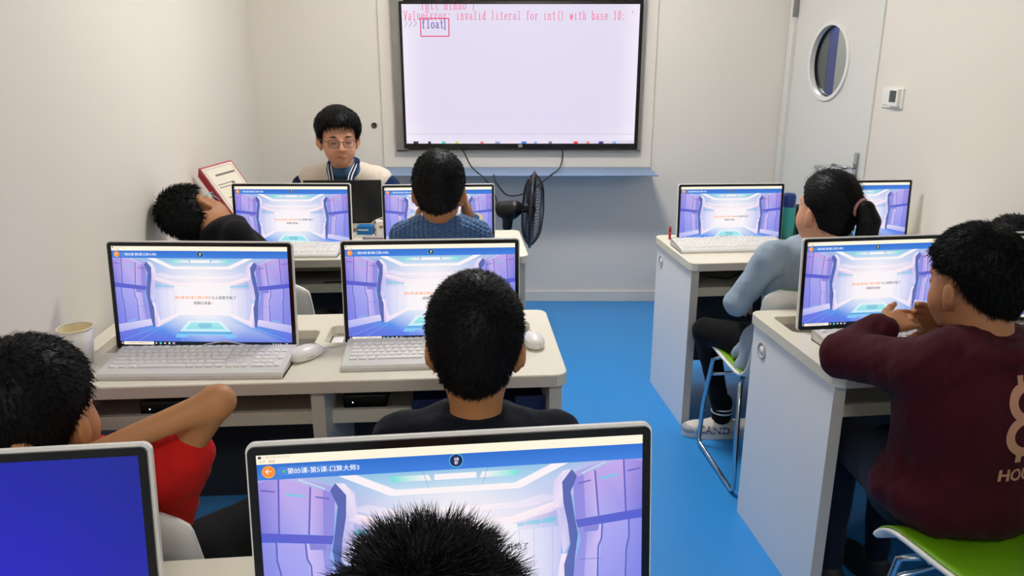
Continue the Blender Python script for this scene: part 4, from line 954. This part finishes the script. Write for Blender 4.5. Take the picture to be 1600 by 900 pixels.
# --- girl with ponytail
J = seated((1.045, 2.67, .53), 14, -.06, .40, .135, (1.058, 2.555, 1.068), arms='lap')
J.update(neck=(1.045, 2.585, .94), chest=(1.035, 2.61, .78), shL=(.885, 2.545, .905), shR=(1.19, 2.62, .905), elL=(.80, 2.60, .725), wrL=(.88, 2.80, .655), elR=(1.25, 2.75, .72), wrR=(1.12, 2.87, .64),
         hf=(-.4, .91, .06), hu=(.05, -.05, 1), hipL=(.96, 2.72, .52), knL=(.785, 2.93, .50), anL=(.895, 2.99, .10), knR=(1.05, 3.03, .47), anR=(1.08, 3.0, .09), toe=(-1, .12, 0))
M_DENIM = cloth('pale_denim', (152, 168, 184))
t, J, M, Tm, off = person('girl with a ponytail in a pale denim shirt and black trousers, back turned', J, SKIN_A, (M_DENIM, 'denim_shirt'), M_BLACKCLOTH, .006, 1.02,
   dict(style='girl', t=.013, strands=1500, slen=(.02, .05), lift=.03, swidth=.0006, seed=26, whorl=(0, .1, .06)), True, None, seed=13, fold=.005, bulk=1.06)
V, Q = sdf_mesh([('el', J['pel'] + V3(-.03, -.03, .02), (.165, .135, .12), Tm, .05), ('rc', J['pel'] + V3(-.13, -.09, .03), J['pel'] + V3(-.195, -.02, -.07), .05, .026, .05), ('rc', J['pel'] + V3(-.13, .0, .03), J['pel'] + V3(-.195, .06, -.05), .045, .02, .05), ('rc', J['pel'] + V3(-.12, .07, .0), J['pel'] + V3(-.215, .17, -.07), .035, .016, .05)], .007, folds=.008, seed=31); np_obj('shirt_hem', V, Q, M_DENIM, t)
hp = lambda p: J['head'] + M @ np.array(p)
P_ = [hp((.02, -.10, .035)), hp((.025, -.135, .03)), hp((.028, -.155, -.005)), hp((.03, -.155, -.05)), hp((.028, -.145, -.10)), hp((.026, -.135, -.14))]
V, Q = sdf_mesh([('rc', P_[i], P_[i + 1], (.017, .026, .032, .030, .024)[i], (.026, .032, .030, .024, .008)[i], .02) for i in range(5)], .004); np_obj('ponytail', V, Q, M_HAIR, t)
c0 = (P_[0] + P_[1]) / 2; dd = P_[1] - P_[0]; Cf = frame(dd, (0, 0, 1)); tube('hair_tie', [tuple(c0 + Cf @ V3(math.cos(x) * .027, 0, math.sin(x) * .027)) for x in np.linspace(0, 6.2832, 19)[:-1]], .0065, mat('pink_tie', (196, 140, 134), .7), t, 8, True)
rg = np.random.default_rng(5)
for k in range(26):
    a = rg.uniform(-.8, .8); p0 = V3(.075 * math.sin(a), .045 - .06 * abs(a) + rg.normal(0, .02), .112); q = p0 + V3(rg.normal(0, .012), rg.uniform(-.01, .03), rg.uniform(.012, .03)); q2 = q + V3(rg.normal(0, .015), rg.uniform(-.05, .01), rg.uniform(-.004, .008))
    tube('stray_hair', [tuple(hp(p0)), tuple(hp(q)), tuple(hp(q2))], .0004, M_HAIR, t, 3, False, 3)
M_SNEAK = mat('sneaker_white', (226, 220, 208), .6, var=.04)
for S, lettering in (('L', True), ('R', False)):
    o = shoe(J['an' + S], J['toe'], M_SNEAK, t)
    a = np.array([J['an' + S][0], J['an' + S][1], 0]); tube('sock_stripe', [(a[0] + math.cos(x) * .043, a[1] + math.sin(x) * .043, .118) for x in np.linspace(0, 6.2832, 17)[:-1]], .004, mat('sock_white', (225, 225, 222), .8), o, 6, True)
    tube('sock_stripe', [(a[0] + math.cos(x) * .043, a[1] + math.sin(x) * .043, .136) for x in np.linspace(0, 6.2832, 17)[:-1]], .004, MATS['sock_white'], o, 6, True)
    V, Q = sdf_mesh([('rc', V3(a[0] - .002, a[1], .09), V3(a[0], a[1], .16), .041, .04, .01)], .006); np_obj('sock', V, Q, M_BLACKCLOTH, o)
    if lettering:
        d = np.array(J['toe'], float); d /= np.linalg.norm(d); F_ = frame(d, (0, 0, 1)); bv = BVHTree.FromObject(o, bpy.context.evaluated_depsgraph_get())
        tv_, tf_ = text_geo('CAND', .046, 'CENTER'); PV = []; nb0 = len(tv_); tv_ = [(x + dx_, y + dy_, z) for dx_, dy_ in ((0, 0), (.0016, 0), (.0008, .0012)) for x, y, z in tv_]; tf_ = [tuple(i + nb0 * q_ for i in f) for q_ in range(3) for f in tf_]
        for x, y, z in tv_:
            p = a + d * (.035 - x * 1.05) ; p = Vector((p[0], p[1], .027 + y * 1.0)); nrm = Vector(F_[:, 0]) * -1
            h_ = bv.ray_cast(p + nrm * .2, -nrm); q = (h_[0] if h_[0] is not None else p + nrm * .038) + nrm * .0015; PV.append(q)
        mesh_obj('shoe_lettering', PV, tf_, mat('lettering_purple', (128, 60, 92), .6), o)
        V, Q = sdf_mesh([('el', a + d * .125 + V3(0, 0, .034), (.038, .04, .024), F_, .01)], .005, cut=lambda X, Y, Z: .02 - Z); np_obj('toe_cap', V, Q, mat('toe_grey', (176, 174, 174), .6), o)
        tube('strap', [tuple(a + F_ @ V3(x * .037, .035, .082 - abs(x) ** 2 * .03)) for x in np.linspace(-1.05, 1.05, 9)], .009, M_SNEAK, o, 6)

# --- child beyond, only the crown shows
J = seated((1.745, 2.75, .46), 8, -.06, .32, .14, (1.752, 2.63, .898), arms='lap', thigh=.32); J.update(neck=(1.748, 2.67, .785), hu=(0, -.1, 1))
person('child with black hair whose crown shows above the monitor beside the boy in maroon', J, SKIN_B, (cloth('dark_green_top', (40, 52, 48)), 'sweater'), M_JEANS, .008, 1.0, dict(style='boy', t=.016, strands=2200, slen=(.012, .022), lift=.3, seed=27), False, M_DSHOE, seed=15)

# --- boy in maroon sweatshirt
J = seated((1.115, 1.70, .53), 16, .03, .36, .16, (1.108, 1.775, 1.036), arms='desk', thigh=.34)
J.update(neck=(1.13, 1.72, .915), chest=(1.12, 1.705, .75), shL=(.972, 1.675, .855), shR=(1.285, 1.765, .855), elL=(.868, 1.865, .815), wrL=(.978, 1.915, .876), elR=(1.34, 1.95, .81), wrR=(1.165, 1.965, .880),
         hdirL=(.9, .18, .22), pnL=(.1, .45, -.8), hdirR=(-.9, -.02, .2), pnR=(-.1, -.9, .1), hf=(-.34, .94, -.1), hu=(-.04, .1, 1), knL=(.965, 2.02, .50), anL=(.965, 2.0, .08))
M_MAROON = cloth('maroon_fleece', (60, 6, 20))
t, J, M, Tm, off = person('boy in a maroon sweatshirt with a back print, leaning on the desk', J, SKIN_B, (M_MAROON, 'sweatshirt'), M_JEANS, .005, 1.05, dict(style='short', t=.017, strands=12000, slen=(.010, .022), lift=.15, swidth=.0007, seed=28), True, M_DSHOE, seed=16, fold=.006, bulk=1.45, neck_r=.056, sleeve=.96)
# print on the back
sw = [ch for ch in t.children if ch.name.startswith('sweatshirt')][0]
bv = BVHTree.FromObject(sw, bpy.context.evaluated_depsgraph_get())
PC = V3(1.165, 1.52, .79) - off; nb = V3(.12, -.95, .25); nb /= np.linalg.norm(nb); xr = np.cross(nb, V3(0, 0, 1)); xr = -xr / np.linalg.norm(xr); yu = np.cross(nb, xr); yu = yu if yu[2] > 0 else -yu
def print_on(name, V, Fc, m):
    PV = []
    for x, y in V:
        p = PC + xr * x + yu * y; h_ = bv.ray_cast(Vector(p + nb * .3), Vector(-nb)); q = Vector(h_[0]) if h_[0] is not None else Vector(p); PV.append(q + Vector(nb) * .002)
    return mesh_obj(name, PV, Fc, m, sw, True)
M_PRINT = mat('tan_print', (190, 136, 112), .8)
def ring(cx, cy, rx, ry, w, n=40):
    V = []; Fc = []
    for k in range(n):
        a = 2 * math.pi * k / n
        for f in (-1, 0, 1): V.append((cx + (rx + f * w / 2) * math.cos(a), cy + (ry + f * w / 2) * math.sin(a)))
    for k in range(n):
        for j in (0, 1): a = k * 3 + j; b_ = ((k + 1) % n) * 3 + j; Fc.append((a, a + 1, b_ + 1, b_))
    return V, Fc
for g in (ring(0, .038, .038, .036, .021), ring(0, -.038, .040, .038, .021)): print_on('back_print', *g, M_PRINT)
for x0, x1, y0, y1 in ((-.022, -.006, .078, .10), (.006, .022, .078, .10), (-.022, -.006, -.10, -.08), (.006, .022, -.10, -.08)):
    print_on('back_print', [(x0, y0), (x1, y0), (x1, y1), (x0, y1)], [(0, 1, 2, 3)], M_PRINT)
tv_, tf_ = text_geo('HOU', .04, 'LEFT'); nb0 = len(tv_); print_on('back_lettering', [(x * 1.0 - .058 + dx_, y - .145 + dy_) for dx_, dy_ in ((0, 0), (.0028, 0), (.0014, .0018)) for x, y, z in tv_], [tuple(i + nb0 * q_ for i in f) for q_ in range(3) for f in tf_], M_PRINT)

# ------------------------------------------------------------------ chairs
def chair_shell(name, off_, inset, m, parent, z_shift=0.0):
    prof = [(.215, .405), (.205, .43), (.17, .445), (.05, .438), (-.08, .435), (-.15, .445), (-.195, .485), (-.215, .56), (-.232, .66), (-.25, .75), (-.262, .805)]
    P = catmull([(0, a, b) for a, b in prof], 4); n = len(P); m_ = 14; V = []; Fc = []
    for layer in (0, 1):
        for i, p in enumerate(P):
            s = i / (n - 1); w = .205 if s < .45 else .205 - .028 * (s - .45) / .55
            if s < .06: w -= .03 * (1 - s / .06) ** 2
            if s > .93: w -= .045 * ((s - .93) / .07) ** 2.2
            w -= inset
            tg = (P[min(i + 1, n - 1)] - P[max(i - 1, 0)]).normalized(); nr = Vector((0, tg.z, -tg.y))     # towards the sitter
            if nr.z < 0 and s < .5: nr = -nr
            for k in range(m_ + 1):
                u = -1 + 2 * k / m_; curv = (u ** 2) * .022
                V.append(p + Vector((u * w, 0, 0)) + nr * (curv + off_ + (0 if layer else -.009 if inset == 0 else -.003)))
    st = m_ + 1; N = n * st
    for i in range(n - 1):
        for k in range(m_):
            a = i * st + k; Fc.append((a, a + 1, a + st + 1, a + st)); Fc.append((N + a, N + a + st, N + a + st + 1, N + a + 1))
    rim = [k for k in range(st)] + [i * st + m_ for i in range(1, n)] + [(n - 1) * st + k for k in reversed(range(m_))] + [i * st for i in reversed(range(1, n - 1))]
    for a, b in zip(rim, rim[1:] + rim[:1]): Fc.append((a, N + a, N + b, b))
    bm = bmesh.new(); vs = [bm.verts.new(v) for v in V]
    for f in Fc: bm.faces.new([vs[i] for i in f])
    bmesh.ops.recalc_face_normals(bm, faces=list(bm.faces)); return bm_obj(name, bm, m, parent, True)
def chair():
    t = empty('chair')
    chair_shell('shell', 0, 0, M_CHAIR, t); l = chair_shell('liner', .0035, .012, M_GREEN, t); l['label'] = 'green inner face of the seat'
    for s in (-1, 1):
        P = [(s * .17, .12, .425), (s * .19, .16, .40), (s * .205, .19, .2), (s * .21, .2, .03), (s * .21, .185, .011), (s * .21, -.18, .011), (s * .21, -.2, .03), (s * .2, -.16, .25), (s * .185, -.12, .41), (s * .165, -.09, .425)]
        tube('leg', P, .0095, M_CHROME, t, 10)
    tube('crossbar', [(-.195, .175, .33), (.195, .175, .33)], .008, M_CHROME, t, 8); tube('crossbar', [(-.165, .1, .424), (.165, .1, .424)], .008, M_CHROME, t, 8); tube('crossbar', [(-.165, -.09, .424), (.165, -.09, .424)], .008, M_CHROME, t, 8)
    return t
proto = chair(); first = True
for x, y, rz, lab in ((1.012, 2.735, 5, 'white moulded chair with chrome sled legs under the girl with the ponytail'), (1.166, 1.505, 20, 'white moulded chair with a green seat under the boy in maroon'),
                      (-.715, 1.40, -4, 'white moulded chair behind the child in red'), (-.066, 1.425, 2, 'white moulded chair under the boy in the navy sweater'), (-.855, 2.80, -6, 'white moulded chair of the child slumped against the wall'),
                      (-.235, 2.70, 2, 'white moulded chair under the child in the blue knit sweater'), (-.05, .28, 4, 'white moulded chair under the spiky-haired child'), (1.745, 2.835, 8, 'white moulded chair of the child beside the ponytailed girl'), (-.868, 4.26, 180, 'white moulded chair under the man in the varsity jacket')):
    o = proto if first else copy_tree(proto); first = False
    o.location = (x, y, 0); o.rotation_euler = (0, 0, R(rz)); o.scale = (.82, .9, .92) if y > 4 else (1, 1, 1); tag(o, lab, 'chair', 'white moulded classroom chairs')

# ------------------------------------------------------------------ fan
def fan():
    t = empty('pedestal_fan', (-.02, 3.97, 0)); tag(t, 'black pedestal fan standing between the desks and the television wall', 'fan')
    lathe('base', [(.0001, 0), (.17, 0), (.175, .012), (.15, .028), (.04, .04), (.025, .06), (.0001, .06)], M_BLACK, t, 36, caps=False)
    lathe('pole', [(.014, .05), (.014, .70), (.02, .70), (.02, .74), (.0001, .74)], M_BLACK, t, 16, caps=False)
    hd = empty('fan_head', (0.0, 0, .80), 0); hd.parent = t; hd.rotation_euler = (0, R(3), R(-4))
    # head axis along local +X, motor at the origin
    V, Q = sdf_mesh([('rc', (-.04, 0, .012), (.03, 0, .012), .034, .044, .01), ('rc', (-.03, 0, -.01), (.02, 0, -.01), .034, .04, .01), ('rc', (0, 0, -.03), (0, 0, -.09), .03, .026, .01), ('rc', (.03, 0, .01), (.085, 0, .01), .03, .02, .02)], .005); np_obj('motor_housing', V, Q, M_BLACK, hd)
    XC, RR = .125, .195
    def circ(r, x, n=48): return [(x, r * math.cos(2 * math.pi * k / n), .01 + r * math.sin(2 * math.pi * k / n)) for k in range(n)]
    tube('guard_rim', circ(RR, XC), .0075, M_BLACK, hd, 8, True)
    for nm, sg, dep in (('rear_guard', -1, .05), ('front_guard', 1, .058)):
        V, Fc = [], []
        for k in range(64):
            a = 2 * math.pi * k / 64; pts = []
            for j in range(7):
                q = j / 6; r_ = .045 + (RR - .045) * q; pts.append((XC + sg * dep * (1 - q ** 3.2), r_ * math.cos(a + .12 * (1 - q)), .01 + r_ * math.sin(a + .12 * (1 - q))))
            tube_geo(pts, .0014, 4, False, V, Fc)
        for r_, x in ((.05, XC + sg * dep), (.13, XC + sg * dep * .76)): tube_geo(circ(r_, x, 40), .0018, 5, True, V, Fc)
        mesh_obj(nm, V, Fc, M_BLACK, hd, True)
    cp = lathe('guard_badge', [(.0001, 0), (.05, 0), (.048, .006), (.0001, .008)], M_BLACK, hd, 28, caps=False); cp.location = (XC + .056, 0, .01); cp.rotation_euler = (0, R(90), 0)
    for k in range(3):
        V, Fc = [], []
        for i in range(7):
            for j in range(6):
                r_ = .03 + .145 * i / 6; a = R(120 * k) + R(-38 + 76 * j / 5) * (.6 + .4 * math.sin(math.pi * i / 6 * .8 + .4)); V.append((XC - .008 + .045 * (j / 5 - .5), r_ * math.cos(a), .01 + r_ * math.sin(a)))
        for i in range(6):
            for j in range(5): a = i * 6 + j; Fc.append((a, a + 1, a + 7, a + 6))
        o = mesh_obj('blade', V, Fc, mat('smoked_blue', (40, 52, 84), .3), hd, True); o.modifiers.new('s', 'SOLIDIFY').thickness = .002
    h = lathe('hub', [(.0001, -.02), (.032, -.02), (.03, .02), (.0001, .026)], M_BLACK, hd, 20, caps=False); h.location = (XC - .005, 0, .01); h.rotation_euler = (0, R(90), 0)
fan()

# ------------------------------------------------------------------ small things
def item(name, label, cat, loc=(0, 0, 0), rz=0, group=None):
    t = empty(name, loc, R(rz)); return tag(t, label, cat, group)
c = item('paper_cup', 'white paper cup with cream inside at the desk end', 'cup', (-1.185, 1.965, .75))
lathe('cup_wall', [(.0001, .004), (.031, .004), (.031, 0), (.0325, 0), (.0445, .105), (.0435, .105), (.0318, .007), (.0001, .007)], M_SHELL, c, 36, caps=False)
lathe('inner_lining', [(.0001, .0085), (.0308, .0085), (.0428, .103)], mat('cream_paper', (238, 222, 176), .6), c, 36, caps=False)
tube('rolled_rim', [(math.cos(x) * .0447, math.sin(x) * .0447, .106) for x in np.linspace(0, 6.2832, 33)[:-1]], .0022, mat('rim_cream', (240, 230, 200), .5), c, 6, True)
# red certificate folder leaning on the wall
def folder():
    TL, TR, BL = V3(-1.398, 3.435, 1.088), V3(-1.318, 3.54, 1.10), V3(-1.245, 3.385, .88)
    t = item('certificate_folder', 'open red certificate folder with a cream page leaning against the wall', 'folder', (-1.25, 3.45, .75))
    o = V3(-1.25, 3.45, .75); TL, TR, BL = TL - o, TR - o, BL - o
    dn = BL - TL; dn /= np.linalg.norm(dn); xr_ = TR - TL; xr_ -= dn * (xr_ @ dn) * .35; W = np.linalg.norm(xr_) ; xr_ /= W; nr = np.cross(dn, xr_); nr /= np.linalg.norm(nr)
    if nr[1] > 0: nr = -nr
    H_ = .39; W = .17
    def sheet(nm, x0, x1, y0, y1, d0, d1, m, parent=t):
        V = []
        for d in (d0, d1):
            for x, y in ((x0, y0), (x1, y0), (x1, y1), (x0, y1)): V.append(TL + xr_ * x + dn * y + nr * d)
        return mesh_obj(nm, V, [(0, 1, 2, 3), (7, 6, 5, 4), (0, 4, 5, 1), (1, 5, 6, 2), (2, 6, 7, 3), (3, 7, 4, 0)], m, parent)
    MR = mat('red_cover', (168, 22, 46), .45)
    bk = sheet('cover', 0, W, 0, H_, -.004, 0, MR)
    pg = sheet('page', .008, W - .006, .008, H_ - .008, 0, .0012, mat('cream_page', (234, 226, 208), .7))
    G = mat('page_print', (120, 112, 104), .8)
    for x0, x1, y0, y1 in ((.05, .15, .05, .06), (.03, .11, .10, .104), (.03, .09, .115, .119), (.10, .115, .10, .17), (.04, .08, .17, .175), (.04, .075, .19, .195)): sheet('print_line', x0, x1, y0, y1, .0012, .0016, G, pg)
    for a in ((.016, W - .014, .016, .019), (.016, .019, .016, H_ - .02), (W - .017, W - .014, .016, H_ - .02)): sheet('page_border', *a, .0012, .0015, mat('border_grey', (176, 172, 160), .8), pg)
    # second cover folded behind, towards the wall
    q = -nr * .55 + np.array([-.6, 0, 0]) * .2 - dn * 0; V = []
    q = dn * .35 - nr * .75; q /= np.linalg.norm(q)
    a0, a1 = TL, TL + dn * H_; b0, b1 = a0 + q * .045, a1 + q * .045
    nn = np.cross(dn, q); nn /= np.linalg.norm(nn)
    V = [a0, a1, b1, b0] + [p + nn * .004 for p in (a0, a1, b1, b0)]
    mesh_obj('rear_cover', V, [(0, 1, 2, 3), (7, 6, 5, 4), (0, 4, 5, 1), (1, 5, 6, 2), (2, 6, 7, 3), (3, 7, 4, 0)], MR, t)
folder()
# laptop of the teacher
lp = item('laptop', 'open black laptop, lid turned to the class, in front of the man in glasses', 'laptop', (-.812, 3.70, .785), 2)
box('base', -.185, .185, 0, .2, 0, .016, M_BLACK, lp, .004)
lid = box('lid', -.185, .185, -.009, 0, 0, .212, M_BLACK, lp, .003); lid.location = (0, .004, .012); lid.rotation_euler = (R(12), 0, 0)
box('display', -.175, .175, -.0005, .0008, .01, .205, mat('laptop_display', (120, 130, 150), .3), lid, 0)
box('keys', -.16, .16, .03, .14, .0155, .0175, M_BEZEL, lp, 0)
# things on the desk beside the laptop
bx_ = item('blue_box', 'small blue carton lying beside the laptop', 'box', (-.692, 3.56, .75), -4); box('carton', -.036, .036, -.025, .025, .012, .055, mat('carton_blue', (20, 110, 178), .45), bx_, .003); box('white_stripe', -.03, .02, -.0262, -.024, .034, .040, M_SHELL, bx_, 0); box('tray_sheet', -.045, .045, -.03, .03, 0, .013, M_SHELL, bx_, .001)
wb = item('white_box', 'small white carton with a brown label near the laptop', 'box', (-.612, 3.575, .75), 6); box('carton', -.032, .032, -.025, .025, 0, .075, M_SHELL, wb, .003); box('brown_label', -.016, .02, -.0262, -.024, .042, .054, mat('label_brown', (160, 124, 72), .6), wb, 0)
mg = item('magazine_stack', 'two thin grey printed booklets beside the blue carton', 'booklet', (-.62, 3.505, .75), 3)
for k, (z, a) in enumerate(((0, 3), (.007, -5))): b_ = box('booklet', -.075, .075, -.022, .022, z, z + .006, mat('booklet_%d' % k, ((150, 140, 150), (176, 166, 168))[k], .5), mg, .001); b_.rotation_euler = (0, 0, R(a))
tag(tube('charging_cable', [(-.70, 3.60, .765), (-.66, 3.625, .812), (-.60, 3.64, .83), (-.555, 3.62, .828)], .0025, M_KBODY, None, 6, False, 5), 'white cable lying over the blue carton', 'cable')
# mini computers on the shelves
def mini_pc(label, x, y, rz):
    t = item('mini_computer', label, 'computer', (x, y, .593), rz, 'mini computers on the desk shelves'); box('case', -.062, .062, -.06, .06, 0, .042, M_BLACK, t, .006); box('power_light', -.036, -.033, -.0608, -.059, .018, .021, mat('led_white', (255, 255, 255), .4, emit=2), t, 0)
mini_pc('small black computer on the shelf under the long keyboard', -.985, 2.03, 4); mini_pc('small black computer on the shelf next to the navy folder', -.425, 2.075, 4)
mini_pc('small black computer on the shelf under the corner desk by the teal backpack', 1.13, 3.31, 6)
f_ = item('document_folder', 'navy document folder on the shelf under the desk', 'folder', (-.10, 2.08, .593), 5); box('cover', -.19, .19, -.10, .10, 0, .016, mat('navy_card', (26, 44, 92), .5), f_, .003); box('front_pocket', -.19, -.06, -.1035, -.098, .0, .05, mat('navy_card', (26, 44, 92), .5), f_, .002); box('clasp', -.12, -.095, -.1055, -.103, .02, .034, mat('clasp_tan', (150, 120, 70), .5), f_, 0); box('front_pocket', .10, .19, -.1035, -.098, 0, .05, mat('navy_card', (26, 44, 92), .5), f_, .002)
tag(tube('bracelet', [(.095 + math.cos(x) * .026, 2.05 + math.sin(x) * .026, .599 + .004 * math.cos(3 * x)) for x in np.linspace(0, 6.2832, 25)[:-1]], .0035, mat('gold', (206, 160, 70), .3, .9), None, 6, True), 'thin gold bracelet on the shelf beside the navy folder', 'bracelet')
tag(tube('mains_cable', [(.90, 3.40, .598), (.98, 3.36, .60), (1.0, 3.32, .625), (1.06, 3.36, .64), (1.14, 3.35, .638)], .003, M_CABLE, None, 6, False, 6), 'dark cable curling over the shelf to the small computer under the corner desk', 'cable')
tag(tube('shelf_cable', [(-.84, 3.30, .598), (-.76, 3.27, .61), (-.70, 3.30, .602), (-.66, 3.26, .615), (-.60, 3.30, .60)], .003, M_CABLE, None, 6, False, 6), 'dark cable lying on the shelf under the desk by the red folder', 'cable')
# teal backpack and blue bottle behind the ponytailed girl
bp_ = item('backpack', 'teal backpack with black straps behind the ponytailed girl', 'backpack', (1.315, 3.61, .75), -8)
V, Q = sdf_mesh([('el', (0, 0, .075), (.060, .036, .085), None, .02), ('el', (0, .0, .05), (.062, .038, .055), None, .03)], .005, cut=lambda X, Y, Z: .001 - Z, folds=.003, seed=3); np_obj('bag', V, Q, mat('teal_nylon', (28, 150, 138), .6, bump=.2, bscale=150), bp_)
for x in (-.03, .035): tube('strap', [(x, -.022, .15), (x * 1.0, -.036, .11), (x * 1.15, -.042, .05), (x * 1.3, -.036, .008)], .007, M_BLACK, bp_, 6, False, 4)
box('buckle', -.05, -.036, -.042, -.026, .105, .125, M_BLACK, bp_, .003)
wbt = item('water_bottle', 'teal bottle with a dark blue cap standing in front of the teal backpack', 'bottle', (1.352, 3.695, .66)); wbt.location.z = .75; wbt.location.y = 3.55
wbt.location = (1.283, 3.525, .75)
lathe('bottle_body', [(.0001, 0), (.03, 0), (.032, .006), (.032, .14), (.026, .155), (.0001, .155)], mat('bottle_teal', (40, 150, 150), .3), wbt, 24, caps=False); lathe('cap', [(.0001, .15), (.029, .15), (.031, .156), (.031, .2), (.024, .212), (.0001, .213)], mat('cap_blue', (16, 52, 128), .3), wbt, 24, caps=False)
pn = item('marker_pen', 'red marker pen standing by the corner desk monitor', 'pen', (.735, 3.50, .75)); lathe('barrel', [(.0001, 0), (.006, 0), (.006, .04), (.0001, .04)], mat('red_pen', (190, 40, 40), .4), pn, 12, caps=False); lathe('cap', [(.0001, .038), (.0065, .038), (.005, .06), (.0001, .062)], mat('red_pen', (190, 40, 40), .4), pn, 12, caps=False)
